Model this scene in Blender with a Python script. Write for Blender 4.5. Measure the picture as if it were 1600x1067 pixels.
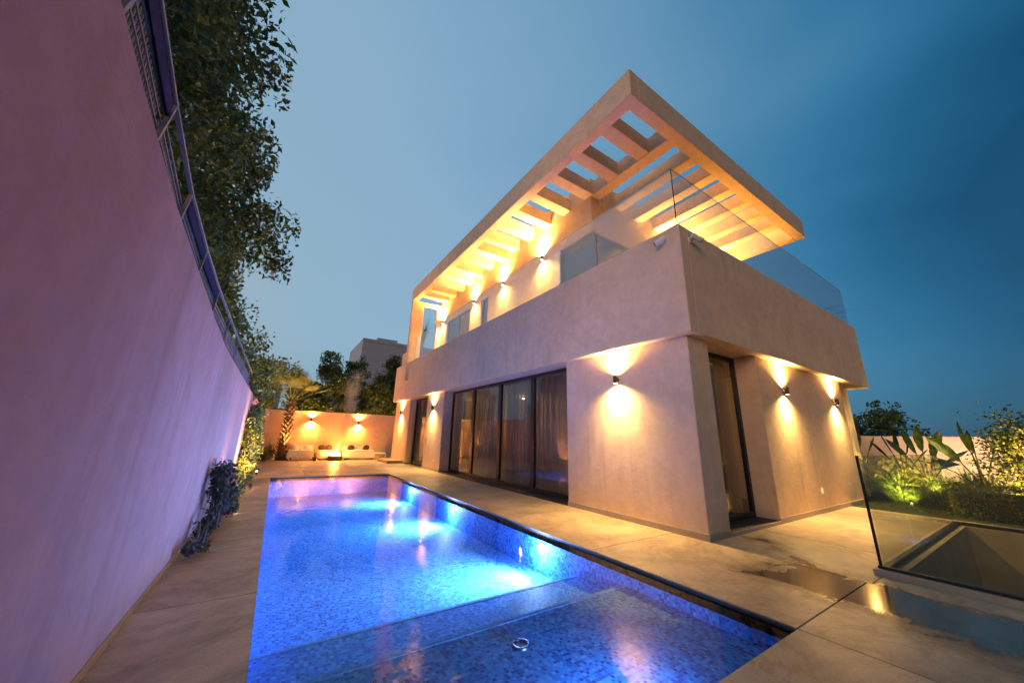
import bpy, bmesh, math, random
import numpy as np
from mathutils import Vector, Matrix, Quaternion

for o in list(bpy.data.objects):
    bpy.data.objects.remove(o, do_unlink=True)
S = bpy.context.scene
COL = S.collection
R = math.radians
rnd = random.Random(7)
nrg = np.random.default_rng(11)

# ------------------------------------------------------------------ camera
YAW, PITCH, ROLL = R(-33.006), R(15.347), R(1.512)
CAM = Vector((-5.349, -3.0, 1.35))
_f = Vector((-math.sin(YAW) * math.cos(PITCH), math.cos(YAW) * math.cos(PITCH), math.sin(PITCH)))
_r = Vector((math.cos(YAW), math.sin(YAW), 0))
_u = _r.cross(_f)
_r2 = _r * math.cos(ROLL) + _u * math.sin(ROLL)
_u2 = -_r * math.sin(ROLL) + _u * math.cos(ROLL)
cd = bpy.data.cameras.new("camera")
cd.sensor_width = 36
cd.lens = 543.018 / 1600 * 36
cd.clip_start = 0.05
cd.clip_end = 3000
cam = bpy.data.objects.new("camera", cd)
cam.matrix_world = Matrix(((_r2.x, _u2.x, -_f.x, CAM.x), (_r2.y, _u2.y, -_f.y, CAM.y),
                           (_r2.z, _u2.z, -_f.z, CAM.z), (0, 0, 0, 1)))
COL.objects.link(cam)
S.camera = cam

# ------------------------------------------------------------------ world: dusk sky
W = bpy.data.worlds.new("World")
S.world = W
W.use_nodes = True
wn, wl = W.node_tree.nodes, W.node_tree.links
bg = wn["Background"]
sky = wn.new("ShaderNodeTexSky")
sky.sky_type = 'NISHITA'
sky.sun_disc = False
sky.sun_elevation = R(3.0)
sky.sun_rotation = R(-120)
sky.altitude = 50
sky.air_density = 1.0
sky.dust_density = 0.6
sky.ozone_density = 3.0
SKY_STRENGTH = 0.15
EXPOSURE = 2.0

def wmath(op, a, b=None):
    m = wn.new("ShaderNodeMath")
    m.operation = op
    for i, v in enumerate((a, b)):
        if v is None:
            continue
        if hasattr(v, "links"):
            wl.new(v, m.inputs[i])
        else:
            m.inputs[i].default_value = v
    return m.outputs[0]

def wmix(mode, fac, a, b):
    m = wn.new("ShaderNodeMix")
    m.data_type = 'RGBA'
    m.blend_type = mode
    for s_, v in ((m.inputs[0], fac), (m.inputs[6], a), (m.inputs[7], b)):
        if hasattr(v, "links"):
            wl.new(v, s_)
        elif isinstance(v, (int, float)):
            s_.default_value = v
        else:
            s_.default_value = (*v, 1)
    return m.outputs[2]

# twilight veil: a thin high overcast, pale on the sunset side and deep blue opposite
tc = wn.new("ShaderNodeTexCoord")
dt = wn.new("ShaderNodeVectorMath")
dt.operation = 'DOT_PRODUCT'
dt.inputs[1].default_value = (-.5, .866, 0)
wl.new(tc.outputs["Generated"], dt.inputs[0])
mp = wn.new("ShaderNodeMapping")
mp.inputs["Scale"].default_value = (1.2, 1.2, 2.6)
nz = wn.new("ShaderNodeTexNoise")
nz.inputs["Scale"].default_value = 1.5
nz.inputs["Detail"].default_value = 4
nz.inputs["Roughness"].default_value = 0.45
wl.new(tc.outputs["Generated"], mp.inputs[0])
wl.new(mp.outputs[0], nz.inputs["Vector"])
u = wmath('MULTIPLY', wmath('ADD', dt.outputs["Value"], 1.0), 0.5)
u = wmath('ADD', u, wmath('MULTIPLY', wmath('SUBTRACT', nz.outputs[0], 0.5), 0.17))
vr = wn.new("ShaderNodeValToRGB")
STOPS = [(0.0, (0.008, 0.060, 0.135)), (0.24, (0.004, 0.066, 0.150)), (0.30, (0.013, 0.115, 0.24)), (0.36, (0.034, 0.18, 0.34)), (0.51, (0.127, 0.300, 0.475)),
         (0.75, (0.255, 0.43, 0.60)), (0.93, (0.29, 0.45, 0.575)), (1.0, (0.34, 0.45, 0.52))]
while len(vr.color_ramp.elements) < len(STOPS):
    vr.color_ramp.elements.new(.5)
for e_, (p_, c_) in zip(vr.color_ramp.elements, STOPS):
    e_.position = p_
    e_.color = (*c_, 1)
wl.new(u, vr.inputs[0])
sz = wn.new("ShaderNodeSeparateXYZ")
wl.new(tc.outputs["Generated"], sz.inputs[0])
hz_ = wn.new("ShaderNodeMapRange")
hz_.interpolation_type = 'SMOOTHSTEP'
hz_.inputs["From Min"].default_value = -0.02
hz_.inputs["From Max"].default_value = 0.26
hz_.inputs["To Min"].default_value = 0.75
hz_.inputs["To Max"].default_value = 0.0
wl.new(sz.outputs[2], hz_.inputs[0])
veil = wmix('MULTIPLY', hz_.outputs[0], vr.outputs[0], (0.72, 0.70, 0.66))
kk = 0.95 / (SKY_STRENGTH * 2 ** EXPOSURE)
veil = wmix('MULTIPLY', 1.0, veil, (kk, kk, kk))
soft = wmix('MULTIPLY', 1.0, sky.outputs[0], (0.04, 0.04, 0.04))
wl.new(wmix('ADD', 1.0, veil, soft), bg.inputs[0])
bg.inputs[1].default_value = SKY_STRENGTH

# last warm afterglow from low in the south-west, wide and weak
sd = bpy.data.lights.new("afterglow", 'SUN')
sd.energy = 0.26
sd.angle = R(28)
sd.color = (1.0, 0.54, 0.27)
sun = bpy.data.objects.new("afterglow", sd)
_az, _el = R(-120), R(13)
sun.rotation_euler = Vector((-math.sin(_az) * math.cos(_el), -math.cos(_az) * math.cos(_el), -math.sin(_el))).to_track_quat('-Z', 'Y').to_euler()
COL.objects.link(sun)

S.view_settings.view_transform = 'Standard'
S.view_settings.look = 'None'
S.view_settings.exposure = EXPOSURE
S.view_settings.gamma = 1.0
S.view_settings.use_curve_mapping = False
S.render.engine = 'CYCLES'
S.cycles.max_bounces = 8
S.cycles.diffuse_bounces = 4
S.cycles.glossy_bounces = 4
S.cycles.transmission_bounces = 4
S.cycles.transparent_max_bounces = 16
S.cycles.sample_clamp_indirect = 4
S.cycles.caustics_reflective = False
S.cycles.caustics_refractive = False
S.cycles.use_denoising = True
S.cycles.volume_step_rate = 2.0

WARM = (1.0, 0.62, 0.19)
AMBER = (1.0, 0.50, 0.12)

# ------------------------------------------------------------------ materials
def newmat(name):
    m = bpy.data.materials.new(name)
    m.use_nodes = True
    nt = m.node_tree
    return m, nt.nodes, nt.links, nt.nodes["Principled BSDF"]

def noise(n, l, scale, detail=4, rough=0.55, vec=None, dist=0.0):
    t = n.new("ShaderNodeTexNoise")
    t.inputs["Scale"].default_value = scale
    t.inputs["Detail"].default_value = detail
    t.inputs["Roughness"].default_value = rough
    t.inputs["Distortion"].default_value = dist
    if vec is not None:
        l.new(vec, t.inputs["Vector"])
    return t

def ramp(n, l, fac, stops):
    r = n.new("ShaderNodeValToRGB")
    el = r.color_ramp.elements
    while len(el) < len(stops):
        el.new(0.5)
    for e, (p, c) in zip(el, stops):
        e.position = p
        e.color = (*c, 1) if len(c) == 3 else c
    l.new(fac, r.inputs[0])
    return r

def mixc(n, l, a, b, fac, mode='MIX'):
    m = n.new("ShaderNodeMix")
    m.data_type = 'RGBA'
    m.blend_type = mode
    for s, v in ((m.inputs[6], a), (m.inputs[7], b), (m.inputs[0], fac)):
        if hasattr(v, "is_linked") or hasattr(v, "links"):
            l.new(v, s)
        elif isinstance(v, (int, float)):
            s.default_value = v
        else:
            s.default_value = (*v, 1)
    return m.outputs[2]

def math_(n, l, op, a, b=None, c=None):
    m = n.new("ShaderNodeMath")
    m.operation = op
    for i, v in enumerate((a, b, c)):
        if v is None:
            continue
        if hasattr(v, "links"):
            l.new(v, m.inputs[i])
        else:
            m.inputs[i].default_value = v
    return m.outputs[0]

def geo(n):
    return n.new("ShaderNodeNewGeometry")

def bump(n, l, bsdf, h, strength=0.2, dist=0.01, prev=None):
    b = n.new("ShaderNodeBump")
    b.inputs["Strength"].default_value = strength
    b.inputs["Distance"].default_value = dist
    l.new(h, b.inputs["Height"])
    if prev is not None:
        l.new(prev, b.inputs["Normal"])
    l.new(b.outputs[0], bsdf.inputs["Normal"])
    return b.outputs[0]

def stucco(name, col, var=0.16, stretch=1.0, stain=0.25, trowel=0.2):
    m, n, l, b = newmat(name)
    g = geo(n)
    P = g.outputs["Position"]
    mpn = n.new("ShaderNodeMapping")
    mpn.inputs["Scale"].default_value = (1, 1, stretch)
    l.new(P, mpn.inputs[0])
    a = noise(n, l, 0.8, 7, 0.62, mpn.outputs[0], 0.5)
    c2 = noise(n, l, 5.0, 6, 0.65, P, 0.3)
    lo = tuple(x * (1 - var) for x in col)
    hi = tuple(min(1, x * (1 + var * 0.8)) for x in col)
    r1 = ramp(n, l, a.outputs[0], [(0.3, lo), (0.52, col), (0.72, hi)])
    r2 = ramp(n, l, c2.outputs[0], [(0.3, (0.88, 0.87, 0.86)), (0.7, (1.06, 1.06, 1.06))])
    cc = mixc(n, l, r1.outputs[0], r2.outputs[0], 1.0, 'MULTIPLY')
    # rain streaks: long vertical marks of their own
    ms = n.new("ShaderNodeMapping")
    ms.inputs["Scale"].default_value = (3.2, 3.2, 0.28)
    l.new(P, ms.inputs[0])
    dr = noise(n, l, 1.6, 6, 0.6, ms.outputs[0], 0.2)
    patch = noise(n, l, 0.45, 3, 0.5, P)
    rs = ramp(n, l, dr.outputs[0], [(0.52, (0, 0, 0)), (0.72, (1, 1, 1))])
    rp_ = ramp(n, l, patch.outputs[0], [(0.45, (0, 0, 0)), (0.65, (1, 1, 1))])
    f = math_(n, l, 'MULTIPLY', math_(n, l, 'MULTIPLY', rs.outputs[0], rp_.outputs[0]), stain)
    cc = mixc(n, l, cc, (0.55, 0.50, 0.46), f, 'MULTIPLY')
    # small scuffs
    sc = noise(n, l, 13, 4, 0.7, P, 1.2)
    rsc = ramp(n, l, sc.outputs[0], [(0.66, (0, 0, 0)), (0.76, (1, 1, 1))])
    cc = mixc(n, l, cc, (0.7, 0.66, 0.62), math_(n, l, 'MULTIPLY', rsc.outputs[0], stain * 0.8), 'MULTIPLY')
    l.new(cc, b.inputs["Base Color"])
    b.inputs["Roughness"].default_value = 0.85
    b.inputs["Specular IOR Level"].default_value = 0.25
    mt = n.new("ShaderNodeMapping")
    mt.inputs["Scale"].default_value = (1, 1, 1.7)
    mt.inputs["Rotation"].default_value = (0.5, 0.4, 0)
    l.new(P, mt.inputs[0])
    f2 = noise(n, l, 5.5, 5, 0.55, mt.outputs[0], 1.0)
    f1 = noise(n, l, 130, 3, 0.6, P)
    nb = bump(n, l, b, f2.outputs[0], trowel, 0.02)
    bump(n, l, b, f1.outputs[0], 0.16, 0.002, nb)
    return m

def plain(name, col, rough=0.5, metal=0.0, var=0.08, nscale=12, bmp=0.1):
    m, n, l, b = newmat(name)
    g = geo(n)
    a = noise(n, l, nscale, 4, 0.6, g.outputs["Position"])
    r1 = ramp(n, l, a.outputs[0], [(0.3, tuple(x * (1 - var) for x in col)), (0.7, tuple(min(1, x * (1 + var)) for x in col))])
    l.new(r1.outputs[0], b.inputs["Base Color"])
    b.inputs["Roughness"].default_value = rough
    b.inputs["Metallic"].default_value = metal
    if bmp:
        bump(n, l, b, a.outputs[0], bmp, 0.004)
    return m

def emitter(name, col, strength):
    m, n, l, b = newmat(name)
    b.inputs["Base Color"].default_value = (*col, 1)
    b.inputs["Emission Color"].default_value = (*col, 1)
    b.inputs["Emission Strength"].default_value = strength
    return m

def glassy(name, tint=(0.9, 0.95, 0.95), ior=1.5, rough=0.0, haze=0.0, hazecol=(0.7, 0.8, 0.8), boost=1.0):
    m, n, l, b = newmat(name)
    n.remove(b)
    out = n["Material Output"]
    fr = n.new("ShaderNodeFresnel")
    gq = geo(n)   # a thin sheet reflects the same from both sides
    l.new(math_(n, l, 'MULTIPLY_ADD', gq.outputs["Backfacing"], 1 / ior - ior, ior), fr.inputs["IOR"])
    fac = math_(n, l, 'MULTIPLY', fr.outputs[0], boost)
    fac = math_(n, l, 'MINIMUM', fac, 1.0)
    tr = n.new("ShaderNodeBsdfTransparent")
    tr.inputs[0].default_value = (*tint, 1)
    gl = n.new("ShaderNodeBsdfGlossy")
    gl.inputs["Roughness"].default_value = rough
    gl.inputs[0].default_value = (1, 1, 1, 1)
    base = tr.outputs[0]
    if haze > 0:
        df = n.new("ShaderNodeBsdfDiffuse")
        df.inputs[0].default_value = (*hazecol, 1)
        hz = n.new("ShaderNodeMixShader")
        hz.inputs[0].default_value = haze
        l.new(base, hz.inputs[1])
        l.new(df.outputs[0], hz.inputs[2])
        base = hz.outputs[0]
    mx_ = n.new("ShaderNodeMixShader")
    l.new(fac, mx_.inputs[0])
    l.new(base, mx_.inputs[1])
    l.new(gl.outputs[0], mx_.inputs[2])
    l.new(mx_.outputs[0], out.inputs[0])
    return m

def leafmat(name, c1, c2, trans=0.35, scale=3.0, rough=0.5):
    m, n, l, b = newmat(name)
    g = geo(n)
    a = noise(n, l, scale, 3, 0.6, g.outputs["Position"])
    w = n.new("ShaderNodeTexWhiteNoise")
    sn = n.new("ShaderNodeVectorMath")
    sn.operation = 'SNAP'
    sn.inputs[1].default_value = (0.12, 0.12, 0.12)
    l.new(g.outputs["Position"], sn.inputs[0])
    l.new(sn.outputs[0], w.inputs["Vector"])
    f = math_(n, l, 'MULTIPLY_ADD', w.outputs[0], 0.5, -0.25)
    f = math_(n, l, 'ADD', a.outputs[0], f)
    r1 = ramp(n, l, f, [(0.25, c1), (0.75, c2)])
    l.new(r1.outputs[0], b.inputs["Base Color"])
    b.inputs["Roughness"].default_value = rough
    tl = n.new("ShaderNodeBsdfTranslucent")
    l.new(r1.outputs[0], tl.inputs[0])
    mxs = n.new("ShaderNodeMixShader")
    mxs.inputs[0].default_value = trans
    l.new(b.outputs[0], mxs.inputs[1])
    l.new(tl.outputs[0], mxs.inputs[2])
    l.new(mxs.outputs[0], n["Material Output"].inputs[0])
    return m

M = {}
M['stucco'] = stucco('house_stucco', (0.76, 0.575, 0.39), 0.12, 1.0, 0.45, 0.14)
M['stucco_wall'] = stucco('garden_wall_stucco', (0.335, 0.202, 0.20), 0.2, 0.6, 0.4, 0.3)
M['stucco_in'] = plain('interior_plaster', (0.55, 0.48, 0.40), 0.8)
M['stucco_pale'] = stucco('garden_end_stucco', (0.62, 0.47, 0.37), 0.12, 1.0, 0.4, 0.14)
M['plinth'] = plain('plinth_stone', (0.42, 0.35, 0.28), 0.55)
M['frame'] = plain('anthracite_aluminium', (0.022, 0.023, 0.027), 0.35, 0.3, 0.1, 40, 0.02)
M['frame_up'] = plain('grey_blue_aluminium', (0.05, 0.085, 0.115), 0.4, 0.2, 0.1, 40, 0.02)
M['glass'] = glassy('window_glass', (0.88, 0.90, 0.91), 1.42, 0.0, 0.0, boost=1.0)
M['rail_glass'] = glassy('balustrade_glass', (0.90, 0.96, 0.97), 1.48, 0.0, 0.30, (0.76, 0.88, 0.90), 1.4)
M['well_glass'] = glassy('light_well_glass', (0.86, 0.90, 0.78), 1.5, 0.0, 0.04, (0.5, 0.55, 0.38), 1.3)
M['glass_edge'] = plain('glass_edge', (0.01, 0.02, 0.018), 0.2)
M['glass_rim'] = plain('polished_glass_edge', (0.30, 0.42, 0.40), 0.15)
M['metal'] = plain('brushed_steel', (0.42, 0.38, 0.33), 0.35, 0.9, 0.05, 60, 0.03)
M['dark_metal'] = plain('dark_bronze', (0.06, 0.05, 0.045), 0.4, 0.6, 0.1, 50, 0.02)
M['white_plastic'] = plain('white_plastic', (0.75, 0.74, 0.72), 0.4, 0, 0.03)
M['black_plastic'] = plain('black_plastic', (0.012, 0.012, 0.014), 0.35, 0, 0.03)
M['lens'] = emitter('warm_lamp_lens', (1.0, 0.78, 0.48), 14)
M['pool_lens'] = emitter('pool_lamp_lens', (0.75, 0.87, 1.0), 14)
M['chrome'] = plain('chrome', (0.14, 0.17, 0.24), 0.4, 1.0, 0.03, 30, 0.0)
M['rail_metal'] = plain('painted_rail', (0.24, 0.19, 0.18), 0.6, 0.0)
M['blue_panel'] = plain('blue_fence_panel', (0.008, 0.012, 0.055), 0.85, 0, 0.4)
M['blue_panel'].node_tree.nodes['Principled BSDF'].inputs['Specular IOR Level'].default_value = 0.1
M['lattice'] = plain('grey_lattice', (0.16, 0.14, 0.135), 0.65, 0, 0.2)
M['wood'] = plain('oiled_wood', (0.30, 0.17, 0.09), 0.5, 0, 0.3, 9)
M['soil'] = plain('soil', (0.035, 0.024, 0.017), 0.95, 0, 0.4, 30, 0.6)
M['bark'] = plain('bark', (0.10, 0.075, 0.055), 0.9, 0, 0.35, 18, 0.8)
M['palm_bark'] = plain('palm_bark', (0.15, 0.09, 0.05), 0.9, 0, 0.4, 22, 0.7)
M['sofa'] = plain('white_outdoor_fabric', (0.72, 0.69, 0.63), 0.85, 0, 0.05, 40)
M['cushion_dark'] = plain('dark_cushion', (0.05, 0.045, 0.045), 0.9, 0, 0.2, 30)
M['cushion_red'] = plain('red_cushion', (0.42, 0.035, 0.02), 0.85, 0, 0.2, 30)
M['concrete'] = plain('neighbour_render', (0.43, 0.47, 0.53), 0.85, 0, 0.08, 2)
M['concrete_dark'] = plain('neighbour_render_dark', (0.32, 0.38, 0.46), 0.85, 0, 0.1, 2)
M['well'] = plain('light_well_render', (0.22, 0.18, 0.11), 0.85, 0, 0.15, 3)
M['dark_floor'] = plain('dark_stone', (0.04, 0.038, 0.035), 0.6)
M['flame'] = emitter('flame', (1.0, 0.42, 0.08), 22)
M['ember'] = emitter('embers', (1.0, 0.12, 0.02), 4)
M['wick'] = plain('fire_bowl_steel', (0.12, 0.07, 0.05), 0.7, 0.3)
M['tree_leaf'] = leafmat('tree_leaf', (0.02, 0.045, 0.010), (0.10, 0.15, 0.030), 0.35)
M['hedge_leaf'] = leafmat('hedge_leaf', (0.03, 0.055, 0.012), (0.12, 0.16, 0.03), 0.3)
M['shrub_leaf'] = leafmat('shrub_leaf', (0.012, 0.014, 0.012), (0.05, 0.045, 0.04), 0.2)
M['palm_leaf'] = leafmat('palm_leaf', (0.07, 0.10, 0.02), (0.22, 0.26, 0.06), 0.35)
M['banana_leaf'] = leafmat('strelitzia_leaf', (0.03, 0.06, 0.012), (0.09, 0.14, 0.025), 0.3, 1.5, 0.35)
M['grass_leaf'] = leafmat('grass_leaf', (0.09, 0.15, 0.02), (0.26, 0.34, 0.06), 0.35)
M['grass'] = plain('lawn', (0.016, 0.026, 0.007), 0.95, 0, 0.5, 60, 0.9)
M['terrain'] = plain('dry_ground', (0.05, 0.05, 0.04), 0.95, 0, 0.4, 4, 0.5)
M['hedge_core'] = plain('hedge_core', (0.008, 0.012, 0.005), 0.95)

def curtain_mat(name, col):
    m, n, l, b = newmat(name)
    b.inputs["Base Color"].default_value = (*col, 1)
    b.inputs["Roughness"].default_value = 0.9
    tl = n.new("ShaderNodeBsdfTranslucent")
    tl.inputs[0].default_value = (*col, 1)
    tp = n.new("ShaderNodeBsdfTransparent")
    g = geo(n)
    w = noise(n, l, 90, 2, 0.5, g.outputs["Position"])
    m1 = n.new("ShaderNodeMixShader")
    m1.inputs[0].default_value = 0.45
    l.new(b.outputs[0], m1.inputs[1])
    l.new(tl.outputs[0], m1.inputs[2])
    m2 = n.new("ShaderNodeMixShader")
    l.new(math_(n, l, 'MULTIPLY', w.outputs[0], 0.35), m2.inputs[0])
    l.new(m1.outputs[0], m2.inputs[1])
    l.new(tp.outputs[0], m2.inputs[2])
    l.new(m2.outputs[0], n["Material Output"].inputs[0])
    return m
M['curtain'] = curtain_mat('sheer_curtain', (0.44, 0.39, 0.37))
M['curtain_brown'] = curtain_mat('brown_curtain', (0.36, 0.25, 0.13))

def deck_mat():
    m, n, l, b = newmat('limestone_deck')
    g = geo(n)
    oi = n.new("ShaderNodeObjectInfo")
    P = g.outputs["Position"]
    off = n.new("ShaderNodeVectorMath")
    off.operation = 'MULTIPLY_ADD'
    cmb = n.new("ShaderNodeCombineXYZ")
    for i in range(3):
        l.new(oi.outputs["Random"], cmb.inputs[i])
    l.new(cmb.outputs[0], off.inputs[0])
    off.inputs[1].default_value = (37, 19, 11)
    l.new(P, off.inputs[2])
    mp_ = n.new("ShaderNodeMapping")
    mp_.inputs["Scale"].default_value = (1.0, 1.5, 1)
    mp_.inputs["Rotation"].default_value = (0, 0, 0.35)
    l.new(off.outputs[0], mp_.inputs[0])
    a = noise(n, l, 0.9, 8, 0.6, mp_.outputs[0], 0.8)
    v = noise(n, l, 2.4, 7, 0.62, mp_.outputs[0], 1.0)
    r1 = ramp(n, l, a.outputs[0], [(0.28, (0.30, 0.215, 0.15)), (0.5, (0.45, 0.335, 0.235)), (0.7, (0.55, 0.43, 0.315))])
    r2 = ramp(n, l, v.outputs[0], [(0.35, (0.72, 0.69, 0.65)), (0.55, (1, 1, 1))])
    col = mixc(n, l, r1.outputs[0], r2.outputs[0], 0.8, 'MULTIPLY')
    gr_ = noise(n, l, 70, 4, 0.75, P)
    rg2 = ramp(n, l, gr_.outputs[0], [(0.35, (0.80, 0.79, 0.77)), (0.62, (1.08, 1.08, 1.08))])
    col = mixc(n, l, col, rg2.outputs[0], 0.8, 'MULTIPLY')
    spk = noise(n, l, 0.55, 7, 0.7, off.outputs[0], 2.5)
    rsp = ramp(n, l, spk.outputs[0], [(0.47, (1, 1, 1)), (0.50, (0.62, 0.58, 0.54)), (0.53, (1, 1, 1))])
    col = mixc(n, l, col, rsp.outputs[0], 0.55, 'MULTIPLY')
    tone = math_(n, l, 'MULTIPLY_ADD', oi.outputs["Random"], 0.16, 0.92)
    tn = n.new("ShaderNodeCombineColor")
    for i in range(3):
        l.new(tone, tn.inputs[i])
    col = mixc(n, l, col, tn.outputs[0], 1.0, 'MULTIPLY')
    # wet patch spilt beside the light well: darker, mirror-smooth stone with a ragged edge
    sp = n.new("ShaderNodeSeparateXYZ")
    l.new(P, sp.inputs[0])
    X, Y = sp.outputs[0], sp.outputs[1]
    wn1 = noise(n, l, 1.9, 8, 0.66, P, 0.8)
    wob = math_(n, l, 'MULTIPLY_ADD', wn1.outputs[0], 1.0, -0.5)
    # band running along -Y, centred on x = -0.35, from y = -0.75 outwards
    cx = math_(n, l, 'MULTIPLY_ADD', Y, 0.10, -0.26)
    dx = math_(n, l, 'ABSOLUTE', math_(n, l, 'SUBTRACT', X, cx))
    dx = math_(n, l, 'SUBTRACT', 0.47, dx)
    dy = math_(n, l, 'SUBTRACT', -0.80, Y)
    dy = math_(n, l, 'MINIMUM', dy, math_(n, l, 'MULTIPLY', math_(n, l, 'ADD', Y, 2.75), .7))
    dd = math_(n, l, 'MINIMUM', dx, math_(n, l, 'MULTIPLY', dy, 0.8))
    tx = math_(n, l, 'ABSOLUTE', math_(n, l, 'MULTIPLY_ADD', Y, -0.9, math_(n, l, 'SUBTRACT', X, 1.1)))
    tx = math_(n, l, 'SUBTRACT', 0.10, tx)
    ty = math_(n, l, 'SUBTRACT', 0.45, math_(n, l, 'ABSOLUTE', math_(n, l, 'ADD', Y, 0.75)))
    dd = math_(n, l, 'MAXIMUM', dd, math_(n, l, 'MINIMUM', tx, ty))
    dd = math_(n, l, 'MULTIPLY_ADD', wob, 1.15, dd)
    wf = noise(n, l, 22, 4, 0.7, P)
    dd = math_(n, l, 'MULTIPLY_ADD', math_(n, l, 'SUBTRACT', wf.outputs[0], 0.5), 0.16, dd)
    wet = n.new("ShaderNodeMapRange")
    wet.interpolation_type = 'SMOOTHSTEP'
    wet.inputs["From Min"].default_value = 0.0
    wet.inputs["From Max"].default_value = 0.12
    l.new(dd, wet.inputs[0])
    wet = wet.outputs[0]
    damp = n.new("ShaderNodeMapRange")
    damp.inputs["From Min"].default_value = -0.22
    damp.inputs["From Max"].default_value = 0.05
    l.new(dd, damp.inputs[0])
    dark = mixc(n, l, col, (0.30, 0.28, 0.26), math_(n, l, 'MULTIPLY', damp.outputs[0], 1.0), 'MULTIPLY')
    l.new(dark, b.inputs["Base Color"])
    rr = ramp(n, l, a.outputs[0], [(0.3, (0.5, 0.5, 0.5)), (0.7, (0.36, 0.36, 0.36))])
    rgh = mixc(n, l, rr.outputs[0], (0.10, 0.10, 0.10), wet)
    l.new(rgh, b.inputs["Roughness"])
    f = noise(n, l, 55, 4, 0.6, P)
    bb = n.new("ShaderNodeBump")
    bb.inputs["Distance"].default_value = 0.003
    l.new(f.outputs[0], bb.inputs["Height"])
    l.new(math_(n, l, 'MULTIPLY_ADD', wet, -0.28, 0.3), bb.inputs["Strength"])
    l.new(bb.outputs[0], b.inputs["Normal"])
    return m
M['deck'] = deck_mat()
M['grout'] = plain('deck_bed', (0.10, 0.08, 0.06), 0.9)

def mosaic_mat(name, stops, size=0.03):
    m, n, l, b = newmat(name)
    g = geo(n)
    sc = n.new("ShaderNodeVectorMath")
    sc.operation = 'SCALE'
    sc.inputs[3].default_value = 1 / size
    l.new(g.outputs["Position"], sc.inputs[0])
    ad = n.new("ShaderNodeVectorMath")
    ad.operation = 'ADD'
    ad.inputs[1].default_value = (100.37, 100.37, 100.37)
    l.new(sc.outputs[0], ad.inputs[0])
    fl = n.new("ShaderNodeVectorMath")
    fl.operation = 'FLOOR'
    l.new(ad.outputs[0], fl.inputs[0])
    fr = n.new("ShaderNodeVectorMath")
    fr.operation = 'FRACTION'
    l.new(ad.outputs[0], fr.inputs[0])
    w = n.new("ShaderNodeTexWhiteNoise")
    l.new(fl.outputs[0], w.inputs["Vector"])
    big = noise(n, l, 0.9, 3, 0.5, g.outputs["Position"])
    fac = math_(n, l, 'ADD', w.outputs[0], math_(n, l, 'MULTIPLY_ADD', big.outputs[0], 0.3, -0.15))
    r1 = ramp(n, l, fac, stops)
    sx = n.new("ShaderNodeSeparateXYZ")
    l.new(fr.outputs[0], sx.inputs[0])
    nx = n.new("ShaderNodeSeparateXYZ")
    l.new(g.outputs["Normal"], nx.inputs[0])
    gm = None
    for i in range(3):
        d = math_(n, l, 'ABSOLUTE', math_(n, l, 'SUBTRACT', sx.outputs[i], 0.5))
        e = math_(n, l, 'GREATER_THAN', d, 0.44)
        na = math_(n, l, 'LESS_THAN', math_(n, l, 'ABSOLUTE', nx.outputs[i]), 0.5)
        e = math_(n, l, 'MULTIPLY', e, na)
        gm = e if gm is None else math_(n, l, 'MAXIMUM', gm, e)
    col = mixc(n, l, r1.outputs[0], (0.13, 0.30, 0.66), gm)
    l.new(col, b.inputs["Base Color"])
    b.inputs["Roughness"].default_value = 0.6
    b.inputs["Specular IOR Level"].default_value = 0.15
    return m
M['mosaic'] = mosaic_mat('blue_mosaic', [(0.0, (0.006, 0.05, 0.26)), (0.22, (0.018, 0.14, 0.50)), (0.55, (0.05, 0.29, 0.74)), (0.85, (0.09, 0.38, 0.82)), (1.0, (0.16, 0.48, 0.88))])

M['nosing'] = mosaic_mat('pale_nosing_mosaic', [(0.0, (0.09, 0.32, 0.70)), (0.5, (0.16, 0.42, 0.78)), (1.0, (0.26, 0.52, 0.86))])

def water_mat():
    m, n, l, b = newmat('pool_water_surface')
    n.remove(b)
    g = geo(n)
    n1 = noise(n, l, 5.5, 3, 0.5, g.outputs["Position"], 0.6)
    n2 = noise(n, l, 1.2, 2, 0.5, g.outputs["Position"])
    h = math_(n, l, 'MULTIPLY_ADD', n2.outputs[0], 1.4, n1.outputs[0])
    bb = n.new("ShaderNodeBump")
    bb.inputs["Strength"].default_value = 0.10
    bb.inputs["Distance"].default_value = 0.02
    l.new(h, bb.inputs["Height"])
    fr = n.new("ShaderNodeFresnel")
    fr.inputs["IOR"].default_value = 1.33
    l.new(bb.outputs[0], fr.inputs["Normal"])
    tr = n.new("ShaderNodeBsdfTransparent")
    tr.inputs[0].default_value = (0.86, 0.94, 1, 1)
    gl = n.new("ShaderNodeBsdfGlossy")
    gl.inputs["Roughness"].default_value = 0.015
    l.new(bb.outputs[0], gl.inputs["Normal"])
    ms = n.new("ShaderNodeMixShader")
    l.new(fr.outputs[0], ms.inputs[0])
    l.new(tr.outputs[0], ms.inputs[1])
    l.new(gl.outputs[0], ms.inputs[2])
    l.new(ms.outputs[0], n["Material Output"].inputs[0])
    return m
M['water'] = water_mat()

# ------------------------------------------------------------------ helpers
def link(o, parent=None):
    COL.objects.link(o)
    if parent is not None:
        o.parent = parent
    return o

def tag(o, label=None, cat=None, group=None, kind=None):
    if cat in ('wall', 'grass clump'):
        kind = 'thing'
    for k, v in (("label", label), ("category", cat), ("group", group), ("kind", kind)):
        if v:
            o[k] = v
    return o

def empty(name, loc=(0, 0, 0), rz=0.0, parent=None):
    o = bpy.data.objects.new(name, None)
    o.location = loc
    o.rotation_euler = (0, 0, rz)
    o.empty_display_size = 0.2
    return link(o, parent)

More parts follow.
